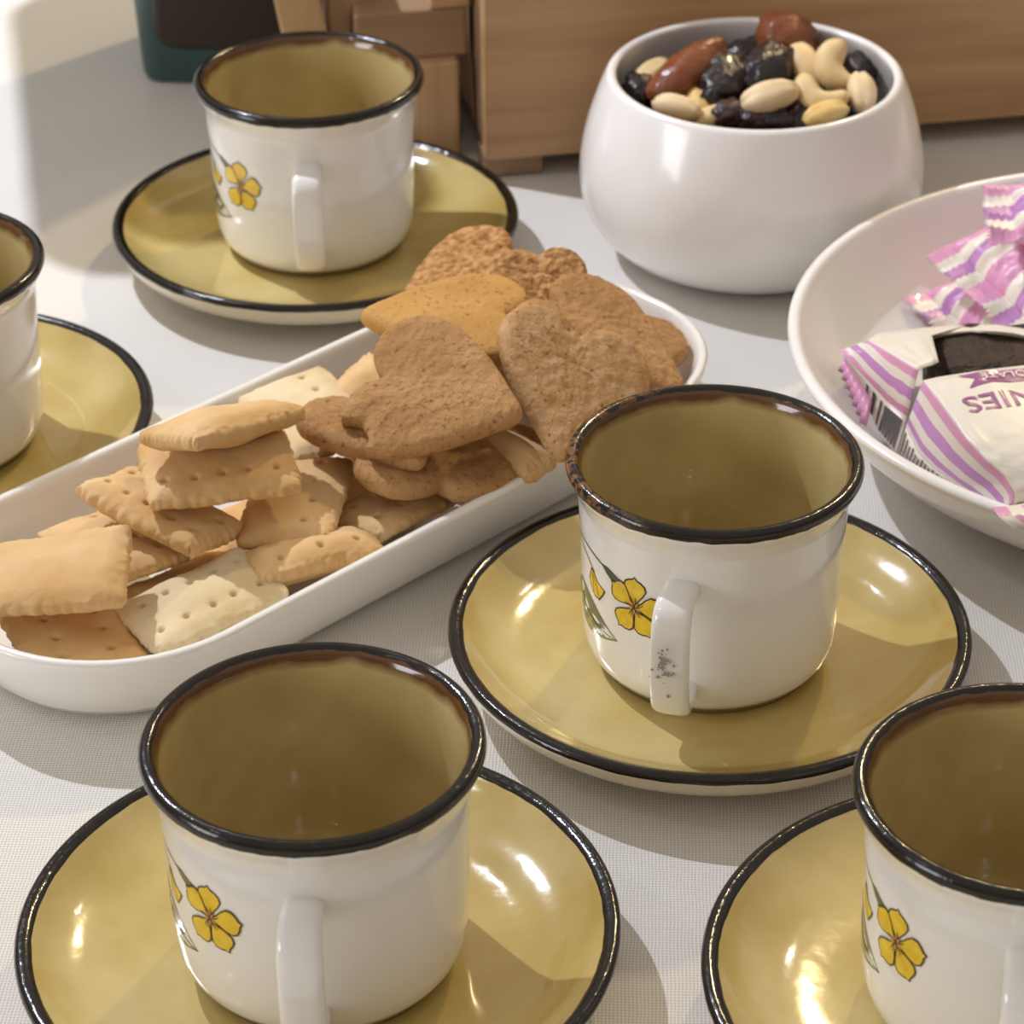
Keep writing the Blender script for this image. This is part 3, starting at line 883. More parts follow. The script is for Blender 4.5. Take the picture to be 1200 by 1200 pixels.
def put(o, px, py, z, n, dx, dy, label, cat, group):
    mx, _ = pose(px, py, z, n, dx, dy)
    o.matrix_world = mx
    tag(o, label, cat, group)
    return o
NG = 'nuts and dried fruit in the bowl'
def cashew_blob(seed, sc=1.0):
    bm = bmesh.new()
    R, n, m = 0.0078 * sc, 22, 16
    rings = []
    for i in range(n + 1):
        t = i / n
        a = math.radians(-105 + 210 * t)
        rr = 0.0050 * sc * max(1 - abs(2 * t - 1) ** 3.2, 0.0) ** 0.5 * (1.12 - 0.30 * t)
        c = Vector((R * math.sin(a), -R * math.cos(a) + R * 0.5, 0)); rad = Vector((math.sin(a), -math.cos(a), 0))
        ring = []
        for k in range(m):
            q = 2 * math.pi * k / m
            f = 1 + 0.06 * noise.noise(Vector((t * 4, math.cos(q), math.sin(q) + seed)))
            ring.append(bm.verts.new(c + (rad * math.cos(q) * 1.05 + Vector((0, 0, 1)) * math.sin(q) * 0.92) * max(rr, 1e-5) * f))
        rings.append(ring)
    for A, B in zip(rings, rings[1:]):
        for k in range(m):
            bm.faces.new((A[k], A[(k + 1) % m], B[(k + 1) % m], B[k]))
    bmesh.ops.remove_doubles(bm, verts=bm.verts, dist=1e-4 * 0.3)
    bmesh.ops.recalc_face_normals(bm, faces=bm.faces)
    return obj('cashew', bm, cashew_m)
cash = lambda s, sc=1.0: cashew_blob(s, sc)
pea = lambda s, m=peanut_m, sc=1.0: blob('peanut', 0.0088 * sc, 0.0048 * sc, 0.0042 * sc, m, s, 0.05, crease=0.10)
rai = lambda s, m=raisin_m, sc=1.0: blob('raisin', 0.0085 * sc, 0.0060 * sc, 0.0050 * sc, m, s, 0.32, 3.2)
dat = lambda s: blob('date', 0.0205, 0.0088, 0.0085, date_m, s, 0.14, 2.4)
prn = lambda s, sc=1.0: blob('prune', 0.0165 * sc, 0.0100 * sc, 0.0085 * sc, prune_m, s, 0.26, 2.8)
put(dat(1), 806, 86, 0.0675, (-0.1, -0.4, 0.9), 842, 56, 'long glossy reddish-brown date against the bowl wall', 'date', NG)
put(blob('date', 0.0125, 0.0105, 0.0085, date_m, 7, 0.2, 2.6), 922, 44, 0.0700, (0, -0.5, 0.85), 944, 54, 'short brown date on top behind the black prunes', 'date', NG)
put(prn(2), 846, 98, 0.0650, (0, -0.3, 0.95), 862, 68, 'shiny black prune beside the long date', 'prune', NG)
put(prn(3, 0.95), 898, 84, 0.0665, (0.1, -0.4, 0.9), 918, 60, 'wrinkled black prune in the middle of the bowl', 'prune', NG)
put(prn(4, 0.75), 872, 66, 0.0600, (0, -0.2, 0.95), 886, 60, 'black prune behind the other prunes in shade', 'prune', NG)
put(pea(1, peanut_m, 1.30), 902, 113, 0.0690, (-0.1, -0.5, 0.86), 930, 105, 'pale split peanut lying before the black prunes', 'peanut', NG)
put(cash(1, 1.05), 984, 80, 0.0690, (0.1, -0.6, 0.8), 994, 106, 'curled ivory cashew standing above the other nuts', 'cashew', NG)
put(cash(2, 0.95), 962, 110, 0.0680, (0, -0.5, 0.86), 985, 120, 'golden cashew below the curled ivory cashew', 'cashew', NG)
put(pea(2, roast_m, 1.05), 968, 133, 0.0640, (0, -0.4, 0.9), 984, 128, 'yellow roasted peanut by the near rim', 'peanut', NG)
put(pea(3, peanut_m, 1.15), 1010, 108, 0.0670, (0, -0.4, 0.9), 1012, 122, 'plump white peanut against the bowl wall under the cashew', 'peanut', NG)
put(pea(4, cashew_m, 1.3), 944, 78, 0.0670, (0.1, -0.5, 0.86), 950, 92, 'tan nut half behind the golden cashew', 'peanut', NG)
put(pea(5, peanut_m, 1.1), 793, 126, 0.0650, (0, -0.3, 0.9), 808, 130, 'pale peanut below the end of the long date', 'peanut', NG)
put(pea(6, cashew_m, 1.2), 764, 88, 0.0630, (0, -0.3, 0.9), 778, 78, 'tan nut tucked behind the long date', 'peanut', NG)
put(pea(7, roast_m, 1.1), 820, 122, 0.0610, (0, -0.3, 0.9), 822, 138, 'dull yellow nut between the pale peanut and prune', 'peanut', NG)
put(pea(8, cashew_m, 1.0), 838, 137, 0.0610, (0, -0.3, 0.9), 850, 134, 'tan nut beside the dark raisins at near rim', 'peanut', NG)
put(rai(1), 858, 132, 0.0625, (0, -0.2, 1), 872, 128, 'dark raisin beside the tan nut at the near rim', 'raisin', NG)
put(rai(2), 884, 138, 0.0610, (0, -0.2, 1), 898, 138, 'purple-brown raisin under the pale split peanut', 'raisin', NG)
put(rai(3, prune_m), 908, 140, 0.0610, (0, -0.2, 1), 920, 140, 'black raisin below the tip of the pale split peanut', 'raisin', NG)
put(rai(4), 934, 128, 0.0625, (0, -0.2, 1), 944, 120, 'purple raisin between split peanut and golden cashew', 'raisin', NG)
put(rai(5, prune_m), 942, 141, 0.0600, (0, -0.2, 1), 956, 140, 'black raisin beside the yellow roasted peanut at the rim', 'raisin', NG)
put(rai(6, prune_m), 1008, 80, 0.0620, (0, -0.2, 1), 1014, 92, 'black raisin showing behind the curled cashew', 'raisin', NG)
put(rai(7, prune_m), 750, 104, 0.0610, (0, -0.2, 1), 756, 116, 'black raisin at the rim beside the date end', 'raisin', NG)
rnd = random.Random(3)
k = 0
for layer, zz in ((0, 0.0535), (1, 0.0450)):
    for r, n in ((0.010, 4), (0.028, 10), (0.044, 15)):
        for i in range(n):
            a = 2 * math.pi * (i + 0.3 * layer) / n + rnd.uniform(-0.1, 0.1)
            k += 1
            o = rai(20 + k, prune_m if rnd.random() < 0.6 else raisin_m, 1.0)
            o.location = BC + Vector((r * math.cos(a), r * math.sin(a), zz + rnd.uniform(-0.002, 0.002)))
            o.rotation_euler = (rnd.uniform(-.5, .5), rnd.uniform(-.5, .5), rnd.uniform(0, 6.28))
            tag(o, 'dark raisin in the layer under the larger nuts and fruit', 'raisin', 'raisins filling the bowl')
    if layer == 0:
        pass

# ------------------------------------------------------------------ brownie plate
PC = Vector((0.2286, 0.8240, 0))
PLATE = [(0.0, 0.0020), (0.074, 0.0020), (0.076, 0.0), (0.081, 0.0), (0.0850, 0.0015), (0.0980, 0.0062), (0.1130, 0.0145), (0.1260, 0.0255), (0.1330, 0.0350), (0.1352, 0.0385), (0.1354, 0.0402), (0.1340, 0.0412), (0.1316, 0.0408), (0.1285, 0.0365), (0.1210, 0.0265), (0.1090, 0.0165), (0.0930, 0.0095), (0.0700, 0.0068), (0.0, 0.0062)]
bm = bmesh.new()
lathe(bm, PLATE[:3] + smooth_prof(PLATE[3:17], 3) + PLATE[17:], 160)
bp = obj('round_plate', bm, china)
bp.location = PC
tag(bp, 'round white china plate with raised rim holding wrapped brownies', 'plate')

pink = mat('wrapper_pink', srgb(226, 160, 196), 0.38, 0.5, 0.1)
mauve = mat('wrapper_mauve', srgb(196, 140, 196), 0.38, 0.5, 0.1)
creamw = mat('wrapper_cream', srgb(238, 230, 216), 0.38, 0.5, 0.1)
plum = mat('wrapper_plum', srgb(158, 88, 142), 0.38, 0.5, 0.1)
inkdk = mat('wrapper_ink', srgb(84, 82, 84), 0.4, 0.5)
foil_in = mat('wrapper_inside', srgb(196, 190, 164), 0.35, 0.5, 0.2)
brown_m = mat('brownie', srgb(62, 40, 32), 0.6, 0.4, mott=srgb(36, 22, 18), mscale=120, bump=[(240, 0.9, 0.003)])

def stripe(y, Wd):
    y = min(y, Wd - y)
    k = int(y / 0.0054)
    return [0, 1, 2, 1, 0][k] if k < 5 else 1
# generic pillow pack: X along the pack between the two end seals
def pack_z(u, v, hh):
    e = 1 - abs(u) ** 4
    return hh * max(e, 0.0) ** 0.6 * max(1 - abs(v) ** 3.2, 0) ** 0.55
def wrapper_mesh(seed, L, Wd, Hh, hole=None, crump=0.0016):
    """body with stripes parallel to the end seals near both ends"""
    bm = bmesh.new()
    nx, ny = 60, 48
    T_, B_ = [], []
    def P(i, j, s):
        u = i / nx * 2 - 1; v = j / ny * 2 - 1
        z = pack_z(u, v, Hh / 2)
        y = v * Wd / 2 * (0.90 + 0.10 * abs(u) ** 3)
        c = crump * (noise.noise(Vector((u * 4, v * 3, seed + s))) + 0.7 * noise.noise(Vector((u * 9, v * 5, seed + s * 3))))
        e = max(0, 1 - abs(v) ** 8)
        pl = 0.0010 * math.sin(v * 26 + seed) * abs(u) ** 4
        return (u * L / 2, y, s * z + c * e + pl * e)
    for j in range(ny + 1):
        T_.append([bm.verts.new(P(i, j, 1)) for i in range(nx + 1)])
        B_.append([T_[j][i] if j in (0, ny) or i in (0, nx) else bm.verts.new(P(i, j, -1)) for i in range(nx + 1)])
    def mi(i, j):
        return stripe((j + 0.5) / ny * Wd, Wd)
    for j in range(ny):
        for i in range(nx):
            u = (i + 0.5) / nx * 2 - 1; v = (j + 0.5) / ny * 2 - 1
            if not (hole and hole(u, v)):
                f = bm.faces.new((T_[j][i], T_[j][i + 1], T_[j + 1][i + 1], T_[j + 1][i])); f.material_index = mi(i, j)
            q = (B_[j][i], B_[j + 1][i], B_[j + 1][i + 1], B_[j][i + 1])
            if len(set(q)) == 4:
                try:
                    f = bm.faces.new(q); f.material_index = mi(i, j)
                except ValueError:
                    pass
    return bm
def seal_mesh(seed, Wd, D=0.010, stripe_w=0.007, sgn=1, n=36):
    """crimped, pinked end seal running along Y, ribbed, jagged outer edge"""
    bm = bmesh.new()
    nd = 8
    V = []
    for j in range(n * 2 + 1):
        v = j / (n * 2) * 2 - 1
        row = []
        jag = 0.0011 * (1 if j % 2 else -1)
        for i in range(nd + 1):
            t = i / nd
            x = sgn * (t * D + (jag if i == nd else 0))
            z = 0.0006 * math.sin(t * 22) + 0.0035 * t * noise.noise(Vector((v * 2.4, seed, 0.3))) + 0.0012 * t * noise.noise(Vector((v * 7, seed, 1.3)))
            row.append(bm.verts.new((x, v * Wd / 2, z)))
        V.append(row)
    for j in range(n * 2):
        for i in range(nd):
            f = bm.faces.new((V[j][i], V[j][i + 1], V[j + 1][i + 1], V[j + 1][i]))
            yy = (j + 0.5) / (n * 2) * Wd
            f.material_index = min(stripe(yy, Wd), 2)
    return bm
def thicken(o, t=0.0003):
    m = o.modifiers.new('thickness', 'SOLIDIFY'); m.thickness = t; m.offset = 0
    return o

def wrapper(seed, mx, label, L=0.085, Wd=0.060, Hh=0.022, **kw):
    e = empty('brownie_wrapper')
    e.matrix_world = mx
    tag(e, label, 'wrapper', 'wrapped brownies on the plate')
    b = obj('film', wrapper_mesh(seed, L, Wd, Hh, **kw), [pink, creamw, mauve], e)
    thicken(b, 0.0002)
    for sg in (-1, 1):
        s = obj('crimped_seal', seal_mesh(seed + sg, Wd, sgn=sg), [pink, creamw, mauve], e)
        s.location = (sg * (L / 2 - 0.001), 0, 0)
        thicken(s)
    return e

# back packs
mx, _ = pose(1213, 358, 0.0190, (0.0, -0.12, 0.97), 1118, 391)
wrapper(11, mx, 'pink striped brownie wrapper lying closed behind the opened one', L=0.060, Wd=0.052, Hh=0.020)
mx, _ = pose(1246, 296, 0.0420, (-0.10, -0.30, 0.94), 1158, 342)
wrapper(12, mx, 'pink striped brownie wrapper on top of the closed one', L=0.060, Wd=0.054, Hh=0.020)

mx, _ = pose(1262, 250, 0.0600, (-0.05, -0.25, 0.95), 1170, 250)
wrapper(13, mx, 'pink striped brownie wrapper lying highest, against the plate rim', L=0.044, Wd=0.030, Hh=0.014)

# opened front pack
DZ = 0.012
def front_pack():
    W = lambda px, py, z: W0(px, py, z + DZ)
    c = W(1180, 500, 0.026)
    e = empty('brownie_wrapper')
    e.location = c
    tag(e, 'torn open brownie wrapper with upside-down lettering, brownie showing', 'wrapper', 'wrapped brownies on the plate')
    inv = Matrix.Translation(-c)
    def V(px, py, z):
        return W(px, py, z) - c
    def surf(name, rows, mats, mi=None, sub=3, seed=0, amp=0.0004, bow=None):
        """rows: grid of (px,py,z) control points, bilinearly refined"""
        R = [[V(*p) for p in r] for r in rows]
        nr, nc = len(R), len(R[0])
        bm = bmesh.new()
        g = []
        for a in range((nr - 1) * sub + 1):
            i = min(a // sub, nr - 2); s = a / sub - i
            row = []
            for b in range((nc - 1) * sub + 1):
                j = min(b // sub, nc - 2); t = b / sub - j
                p = R[i][j].lerp(R[i][j + 1], t).lerp(R[i + 1][j].lerp(R[i + 1][j + 1], t), s)
                if 0 < a < (nr - 1) * sub and 0 < b < (nc - 1) * sub:
                    p = p + Vector((0, 0, amp * noise.noise(Vector((a * 0.6, b * 0.6, seed)))))
                row.append(bm.verts.new(p))
            g.append(row)
        for a in range(len(g) - 1):
            for b in range(len(g[0]) - 1):
                f = bm.faces.new((g[a][b], g[a][b + 1], g[a + 1][b + 1], g[a + 1][b]))
                if mi:
                    f.material_index = mi[min(a // sub, nr - 2)][min(b // sub, nc - 2)] if isinstance(mi[0], (list, tuple)) else mi[min(a // sub, nr - 2)]
        bmesh.ops.recalc_face_normals(bm, faces=bm.faces)
        return thicken(obj(name, bm, mats, e), 0.0003)
    # striped end slope: rows from the top edge down, columns from the fold to the near seal
    top = [(1082, 446, 0.0400), (1106, 478, 0.0395), (1132, 514, 0.0385), (1156, 540, 0.0365), (1176, 557, 0.0345), (1189, 578, 0.0310), (1188, 592, 0.0270)]
    bot = [(1062, 500, 0.0150), (1076, 530, 0.0140), (1094, 548, 0.0135), (1118, 566, 0.0140), (1140, 580, 0.0150), (1156, 592, 0.0170), (1163, 597, 0.0200)]
    fr = [0, 0.18, 0.38, 0.62, 0.80, 0.92, 1.0]
    rows = []
    for f in fr:
        rows.append([tuple(a[k] + (b[k] - a[k]) * f for k in range(3)) for a, b in zip(top, bot)])
    surf('striped_end', rows, [pink, creamw, mauve], [0, 1, 2, 1, 2, 1], sub=3, seed=2)
    # lower side with rows of dark fine print
    low = [(1054, 530, 0.0080), (1070, 545, 0.0080), (1090, 558, 0.0085), (1114, 572, 0.0095), (1138, 585, 0.011), (1156, 595, 0.014), (1163, 599, 0.018)]
    rows2 = [bot, low]
    surf('side_panel', rows2, creamw, None, sub=3)
    bmx = bmesh.new()
    for k in range(17):
        t = 0.02 + k * 0.036
        j = min(int(t * 6), 5); s = t * 6 - j
        A = V(*bot[j]).lerp(V(*bot[j + 1]), s); B = V(*low[j]).lerp(V(*low[j + 1]), s)
        d = (V(*bot[j + 1]) - V(*bot[j])).normalized() * 0.00050
        nrm = d.cross(B - A).normalized()
        if nrm.dot(CAM_O - c) < 0:
            nrm = -nrm
        o_ = nrm * 0.0005
        a0, b0 = A.lerp(B, 0.12 + 0.1 * (k % 3)), A.lerp(B, 0.98)
        bmx.faces.new([bmx.verts.new(p) for p in (a0 - d + o_, a0 + d + o_, b0 + d + o_, b0 - d + o_)])
    obj('fine_print', bmx, inkdk, e, smooth=False)
    # folded wing beyond the fold line
    wt = [(1017, 399, 0.0330), (1046, 416, 0.0370), (1076, 434, 0.0395)]
    wl = [(985, 411, 0.0290), (1040, 470, 0.0180), (1063, 488, 0.0170)]
    wr_ = []
    for f in [0, 0.2, 0.4, 0.66, 0.84, 1.0]:
        wr_.append([tuple(a[k] + (b[k] - a[k]) * f for k in range(3)) for a, b in zip(wt, wl)])
    surf('folded_wing', wr_, [mauve, creamw, pink], [2, 1, 0, 1, 2], sub=4, seed=6, amp=0.0012)
    surf('wing_side', [wl, [(996, 430, 0.021), (1030, 505, 0.0090), (1050, 532, 0.0070)]], creamw, None, sub=4, seed=7)
    bmx = bmesh.new()
    wl2 = [(996, 430, 0.021), (1030, 505, 0.0090), (1050, 532, 0.0070)]
    for k in range(9):
        t = 0.30 + k * 0.078
        j = 0 if t < 0.5 else 1; s = (t - 0.5 * j) * 2
        A = V(*wl[j]).lerp(V(*wl[j + 1]), s); B = V(*wl2[j]).lerp(V(*wl2[j + 1]), s)
        d = (V(*wl[j + 1]) - V(*wl[j])).normalized() * (0.0006 + 0.0003 * (k % 2))
        nrm = d.cross(B - A).normalized()
        if nrm.dot(CAM_O - c) < 0:
            nrm = -nrm
        o_ = nrm * 0.0006
        a0, b0 = A.lerp(B, 0.15), A.lerp(B, 0.95)
        bmx.faces.new([bmx.verts.new(p) for p in (a0 - d + o_, a0 + d + o_, b0 + d * 0.7 + o_, b0 - d * 0.7 + o_)])
    obj('fine_print', bmx, inkdk, e, smooth=False)
    # pinked seal flap of the wing
    bmx = bmesh.new()
    L0, L1 = V(988, 416, 0.0280), V(1022, 470, 0.0180)
    R0 = []
    for k in range(15):
        t = k / 14
        p = L0.lerp(L1, t)
        q = p + (V(1003, 482, 0.012) - V(1012, 455, 0.018)) * (0.5 + 0.6 * t) + Vector((-0.0010 if k % 2 else 0.0010, 0, 0))
        R0.append((bmx.verts.new(p), bmx.verts.new(p.lerp(q, 0.5)), bmx.verts.new(q)))
    for a, b in zip(R0, R0[1:]):
        for m_ in (0, 1):
            f = bmx.faces.new((a[m_], a[m_ + 1], b[m_ + 1], b[m_]))
    thicken(obj('crimped_seal', bmx, pink, e))
    # printed top panel
    ex = (V(1240, 432, 0.040) - V(1082, 446, 0.040))
    T0 = [V(*p) for p in top]
    tp = []
    inner = [(1098, 416, 0.0410), (1110, 430, 0.0410), (1140, 500, 0.0410), (1164, 520, 0.0400), (1186, 540, 0.0385), (1204, 566, 0.0340), (1206, 588, 0.0280)]
    tops = [[tuple(p) for p in top], [(p[0] + 18, p[1] - 4, p[2] + 0.0012) for p in top], [(p[0] + 70, p[1] - 12, p[2] + 0.0026) for p in top], [(p[0] + 140, p[1] - 20, p[2] + 0.002) for p in top], [(p[0] + 200, p[1] - 28, p[2] - 0.002) for p in top]]
    # torn near the far edge: the far row dips towards the tear
    tops = [list(r) for r in tops]
    tpo = surf('top_panel', [list(r) for r in zip(*tops)], creamw, None, sub=4, seed=9, amp=0.0010)
    tme = tpo.data
    bvh = BVHTree.FromPolygons([v.co + c for v in tme.vertices], [tuple(p_.vertices) for p_ in tme.polygons])
    def drape(me, mw, lift):
        for v in me.vertices:
            wp = mw @ v.co
            nn = (mw.to_3x3() @ Vector((0, 0, 1))).normalized()
            h = bvh.ray_cast(wp + nn * 0.02, -nn)
            if h[0] is not None:
                v.co = mw.inverted() @ (h[0] + nn * lift)
    # far strip beyond the tear, lifted flap
    surf('torn_flap', [[(1017, 399, 0.0330), (1028, 391, 0.0320), (1084, 384, 0.0320), (1138, 380, 0.0330)], [(1046, 416, 0.0370), (1056, 408, 0.0370), (1078, 400, 0.0380), (1092, 393, 0.0370)], [(1076, 434, 0.0395), (1084, 430, 0.0395), (1092, 428, 0.0395), (1100, 424, 0.0395)]], [creamw, foil_in], [[0, 0, 0], [0, 0, 0]], sub=4, seed=12, amp=0.0008)
    surf('far_lip', [[(1084, 384, 0.0320), (1138, 380, 0.0330), (1170, 381, 0.0340), (1230, 390, 0.034), (1290, 396, 0.033)], [(1092, 393, 0.0350), (1138, 388, 0.0345), (1172, 389, 0.0355), (1230, 398, 0.036), (1290, 404, 0.034)], [(1094, 412, 0.0220), (1138, 402, 0.0240), (1172, 402, 0.0240), (1230, 410, 0.024), (1290, 416, 0.024)]], [creamw, foil_in], [0, 1], sub=4, seed=13, amp=0.0006)
    surf('far_side', [[(1084, 384, 0.0320), (1138, 380, 0.0330), (1230, 390, 0.034), (1290, 396, 0.033)], [(1060, 400, 0.009), (1138, 398, 0.009), (1230, 404, 0.009), (1290, 410, 0.009)]], creamw, None, sub=3, seed=14)
    surf('wing_far_side', [[(985, 411, 0.0290), (1017, 399, 0.0330), (1028, 391, 0.0320), (1084, 384, 0.0320)], [(1000, 432, 0.009), (1020, 420, 0.009), (1036, 412, 0.009), (1060, 404, 0.009)]], creamw, None, sub=3, seed=15)
    # near seal, pinked
    bmx = bmesh.new()
    rows = []
    for k in range(25):
        t = k / 24
        a = V(1163 + 130 * t, 595 - 10 * t, 0.0325)
        rows.append((bmx.verts.new(a), bmx.verts.new(a + Vector((0.0012 + 0.004 * t, -0.0040, -0.0006 * (k % 2) - 0.0005))), bmx.verts.new(a + Vector((0.0050 + 0.004 * t, -0.0085 + (0.0010 if k % 2 else -0.0010), -0.002)))))
    for k, (a, b) in enumerate(zip(rows, rows[1:])):
        for m_ in (0, 1):
            f = bmx.faces.new((a[m_], a[m_ + 1], b[m_ + 1], b[m_])); f.material_index = (k // 3 + m_) % 2
    thicken(obj('crimped_seal', bmx, [pink, creamw], e))
    # closing near face between top panel and seal
    last = [(top[-1][0] + d, top[-1][1] - dd, z) for d, dd, z in ((0, 0, 0.0270), (70, 12, 0.0296), (140, 20, 0.029), (200, 28, 0.025))]
    surf('near_side', [last, [(1163, 597, 0.0315), (1230, 592, 0.0315), (1293, 586, 0.0315), (1360, 578, 0.030)]], creamw, None, sub=3, seed=16)
    # lettering, upside down as the pack lies
    o0 = W(1205, 462, 0.0428)
    xdir = (W(1130, 478, 0.0405) - W(1200, 466, 0.0420)).normalized()     # reading direction runs to image left
    near = (W(1150, 520, 0.0400) - W(1140, 470, 0.0405))
    nrm = xdir.cross(near).normalized()
    if nrm.z < 0:
        nrm = -nrm
    ydir = nrm.cross(xdir).normalized()
    TM = Matrix((xdir, ydir, nrm)).transposed().to_4x4()
    def text(body, size, right_px, mm, name, ext=0.00012):
        cu = bpy.data.curves.new(name, 'FONT')
        cu.body = body; cu.size = size; cu.align_x = 'RIGHT'; cu.extrude = 0; cu.resolution_u = 3
        cu.offset = 0.00012 if mm is plum else 0.0
        tmp = bpy.data.objects.new(name, cu)
        COL.objects.link(tmp)
        dg = bpy.context.evaluated_depsgraph_get()
        me = bpy.data.meshes.new_from_object(tmp.evaluated_get(dg))
        bpy.data.objects.remove(tmp)
        tb_ = bmesh.new(); tb_.from_mesh(me)
        bmesh.ops.triangulate(tb_, faces=tb_.faces)
        for _ in range(2):
            bmesh.ops.subdivide_edges(tb_, edges=[q_ for q_ in tb_.edges if q_.calc_length() > 0.0008], cuts=1)
            bmesh.ops.triangulate(tb_, faces=tb_.faces)
        tb_.to_mesh(me); tb_.free()
        me.materials.clear(); me.materials.append(mm)
        o = bpy.data.objects.new(name, me); COL.objects.link(o)
        m_ = TM.copy(); m_.translation = right_px
        drape(me, m_, 0.00040 if mm is plum else 0.00090)
        o.parent = e
        o.matrix_world = m_
        return o
    text('BROWNIES', 0.0124, W(1124, 461, 0.0432), plum, 'lettering')
    # ribbon banner
    bmx = bmesh.new()
    bo = W(1124, 437, 0.0432)
    pts = [(0.0, -0.0016), (-0.0036, 0.0020), (0.0, 0.0054), (-0.045, 0.0054), (-0.045, -0.0016)]
    pts = [(0.0005, 0.0), (-0.0040, 0.0036), (-0.0010, 0.0072), (-0.048, 0.0072), (-0.048, 0.0)]
    NB = 24
    g = []
    for i in range(NB + 1):
        t = i / NB
        row = []
        for j in range(7):
            v = j / 6
            left = pts[0][0] + (pts[1][0] - pts[0][0]) * (v * 2) if v < 0.5 else pts[1][0] + (pts[2][0] - pts[1][0]) * (v * 2 - 1)
            row.append(bmx.verts.new((left + (-0.048 - left) * t, 0.0072 * v, 0)))
        g.append(row)
    for i in range(NB):
        for j in range(6):
            bmx.faces.new((g[i][j], g[i + 1][j], g[i + 1][j + 1], g[i][j + 1]))
    m_ = TM.copy(); m_.translation = bo
    bn = obj('banner', bmx, plum, e, smooth=False)
    drape(bn.data, m_, 0.00035)
    bn.matrix_world = m_
    bpy.context.view_layer.update()
    text('CHOCOLATE', 0.0050, bo + xdir * (-0.0058) + ydir * 0.0017 + nrm * 0.0003, creamw, 'banner_lettering')
    return e
front_pack()
# the brownie inside
bm = bmesh.new()
box(bm, (0, 0, 0), (0.058, 0.036, 0.024), 0.006)
bmesh.ops.subdivide_edges(bm, edges=bm.edges, cuts=3, use_grid_fill=True)
for v in bm.verts:
    v.co += v.co.normalized() * 0.0022 * noise.noise(v.co * 120)
br = obj('brownie', bm, brown_m)
q = W(1190, 440, 0.0215 + DZ)
br.location = q
br.rotation_euler = (0, 0, math.radians(6))
tag(br, 'dark chocolate brownie showing through the torn wrapper', 'brownie')

# ------------------------------------------------------------------ wooden box at the back
A0 = W(570, 189, 0.009); B0 = W(1200, 136, 0.009)
bd = (B0 - A0); ang = math.atan2(bd.y, bd.x)
bx = empty('wooden_box', (A0.x, A0.y, 0), ang)
tag(bx, 'oak wooden box with flat front panel standing on small feet', 'box')
BL, BD, BH = 0.32, 0.16, 0.135
bm = bmesh.new(); box(bm, (BL / 2, 0.0045, 0.009 + (BH - 0.009) / 2), (BL, 0.009, BH - 0.009), 0.0008); obj('front_panel', bm, wood_x, bx, smooth=False)
bm = bmesh.new(); box(bm, (BL / 2, BD - 0.0045, 0.009 + (BH - 0.009) / 2), (BL, 0.009, BH - 0.009), 0.0008); obj('back_panel', bm, wood_x, bx, smooth=False)
for x in (0.006, BL - 0.006):
    bm = bmesh.new(); box(bm, (x, BD / 2, 0.009 + (BH - 0.011) / 2), (0.009, BD - 0.019, BH - 0.011), 0.0008); obj('side_panel', bm, wood_g, bx, smooth=False)
bm = bmesh.new(); box(bm, (BL / 2, BD / 2, 0.0125), (BL - 0.022, BD - 0.019, 0.006)); obj('bottom', bm, wood_g, bx, smooth=False)
bm = bmesh.new(); box(bm, (BL / 2, BD / 2, BH - 0.0015), (BL - 0.022, BD - 0.019, 0.005)); obj('lid', bm, wood_x, bx, smooth=False)
for x in (0.012, BL - 0.014):
    for y in (0.012, BD - 0.014):
        bm = bmesh.new(); box(bm, (x, y, 0.0047), (0.024, 0.016, 0.0092), 0.0006); obj('foot', bm, wood_g, bx, smooth=False)

# slatted rack of pale battens left of the box
rk = empty('wooden_rack', W(523, 186, 0), ang)
tag(rk, 'small rack of pale wooden battens beside the oak box', 'rack')
def bat(name, c, s, m, rot=None, bev=0.0015):
    bm = bmesh.new(); box(bm, c, s, bev, rot); return obj(name, bm, m, rk, smooth=False)
bat('post', (-0.003, 0.010, 0.021), (0.019, 0.018, 0.042), wood_z)
bat('rail', (-0.012, 0.016, 0.0525), (0.046, 0.018, 0.021), wood_g)
bat('post', (0.004, 0.0150, 0.080), (0.017, 0.018, 0.034), wood_z)
bat('post', (-0.0400, 0.024, 0.050), (0.010, 0.020, 0.100), wood_g)
bat('slat', (-0.0535, 0.014, 0.046), (0.018, 0.012, 0.100), wood_z, Matrix.Rotation(math.radians(-9), 4, 'Y'))
bat('base_board', (-0.018, 0.050, 0.0045), (0.056, 0.060, 0.009), wood_g)
bat('back_board', (-0.020, 0.084, 0.055), (0.066, 0.006, 0.108), mat('dark_brown_wood', srgb(52, 42, 34), 0.6))  # plain dark colour on the board behind the openings
bat('rail', (-0.012, 0.060, 0.0525), (0.046, 0.060, 0.006), wood_g)

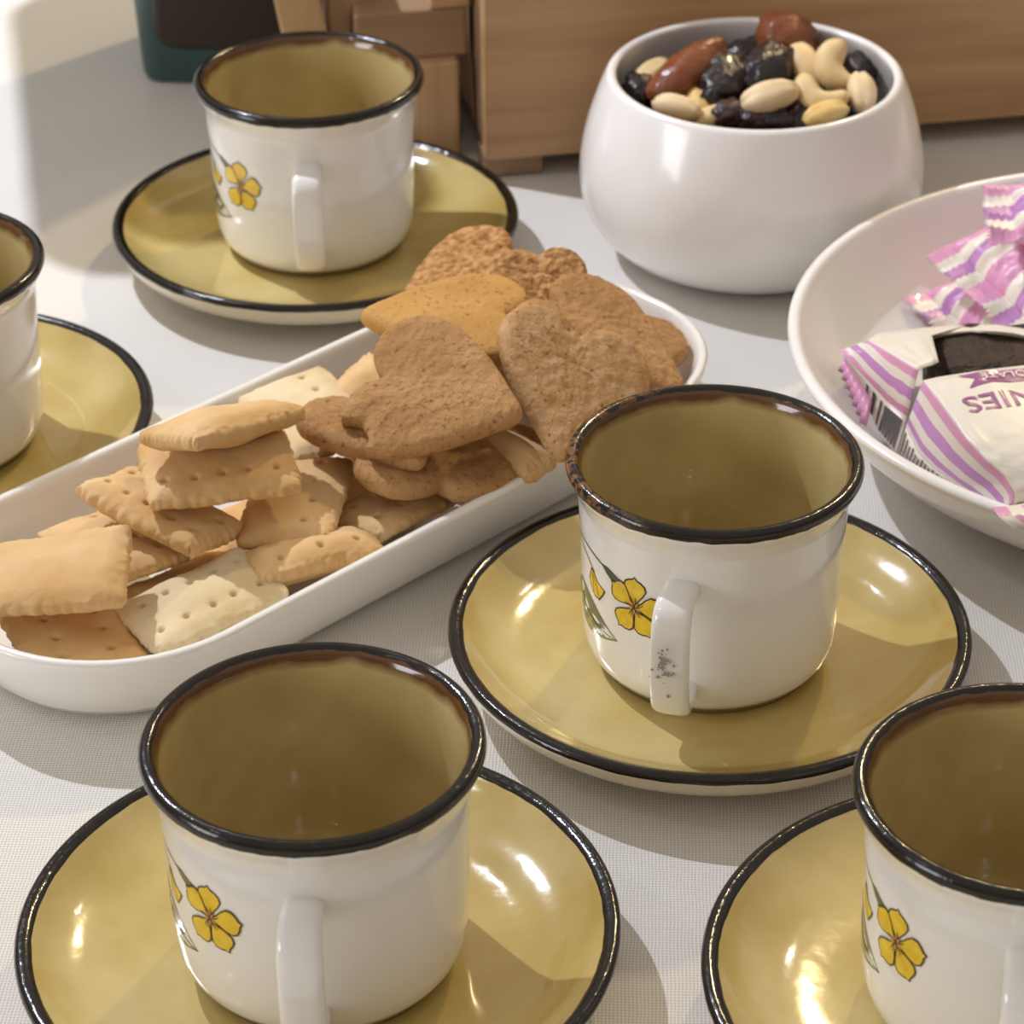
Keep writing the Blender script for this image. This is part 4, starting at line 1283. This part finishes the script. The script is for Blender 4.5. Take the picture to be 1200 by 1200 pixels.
# dark green container
def rbox_mesh(hx, hy, r, levels):
    bm = bmesh.new()
    rings = []
    for (sc, z) in levels:
        rings.append([bm.verts.new((x, y, z)) for x, y in rrect(hx + sc, hy + sc, max(r + sc, 0.002), 8)])
    for A, B in zip(rings, rings[1:]):
        for k in range(len(A)):
            bm.faces.new((A[k], A[(k + 1) % len(A)], B[(k + 1) % len(A)], B[k]))
    bm.faces.new(rings[0][::-1]); bm.faces.new(rings[-1])
    return bm
gc = W(278, 104, 0.0)
green = mat('dark_green_enamel', srgb(50, 76, 73), 0.4, 0.5, 0.1)
dkbrown = mat('dark_brown_panel', srgb(48, 38, 30), 0.35, 0.5, 0.1)
gr = empty('green_caddy', (gc.x, gc.y + 0.040, 0), math.radians(-4))
tag(gr, 'dark green caddy with dark brown front, behind the cup by the box', 'caddy')
obj('body', rbox_mesh(0.042, 0.038, 0.012, [(-0.006, 0), (-0.003, 0.0006), (-0.0015, 0.003), (0.001, 0.05), (0.005, 0.194), (0.0055, 0.198), (0.004, 0.200), (0.000, 0.200), (-0.001, 0.195), (-0.005, 0.02)]), green, gr)
bm = rbox_mesh(0.0345, 0.085, 0.010, [(-0.002, -0.0012), (0, 0), (0, 0.0030), (-0.002, 0.0042)])
pn = obj('front_panel', bm, dkbrown, gr)
pn.rotation_euler = (math.radians(90 + 2.4), 0, 0)
pn.location = (0.002, -0.0378, 0.102)

# unseen blocker added at the left, shaped as an unlit desk lamp; its flat rounded head shades the cloth behind the cups
blocker_m = mat('blocker_grey_metal', srgb(120, 116, 110), 0.4, 0.5)
lp = empty('shadow_blocker', (-0.310, 1.300, 0))
tag(lp, 'added unseen light blocker shaped like a grey desk lamp, beside the green caddy', 'lamp')
bm = bmesh.new(); lathe(bm, [(0.0, 0.0), (0.046, 0.0), (0.050, 0.003), (0.050, 0.010), (0.046, 0.014), (0.006, 0.016), (0.0, 0.016)], 64); obj('base', bm, blocker_m, lp)
bm = bmesh.new(); lathe(bm, [(0.0, 0.015), (0.006, 0.015), (0.006, 0.358), (0.0, 0.358)], 24); obj('stem', bm, blocker_m, lp)
bm = bmesh.new(); box(bm, (0.006, -0.030, 0.351), (0.014, 0.060, 0.010), 0.002); obj('arm', bm, blocker_m, lp)
hd = obj('blocker_head', rbox_mesh(0.047, 0.088, 0.018, [(-0.003, 0.344), (0, 0.347), (0, 0.354), (-0.003, 0.358)]), blocker_m, lp)
hd.location = (0.029, -0.128, 0); hd.rotation_euler = (0, 0, math.radians(10.5))
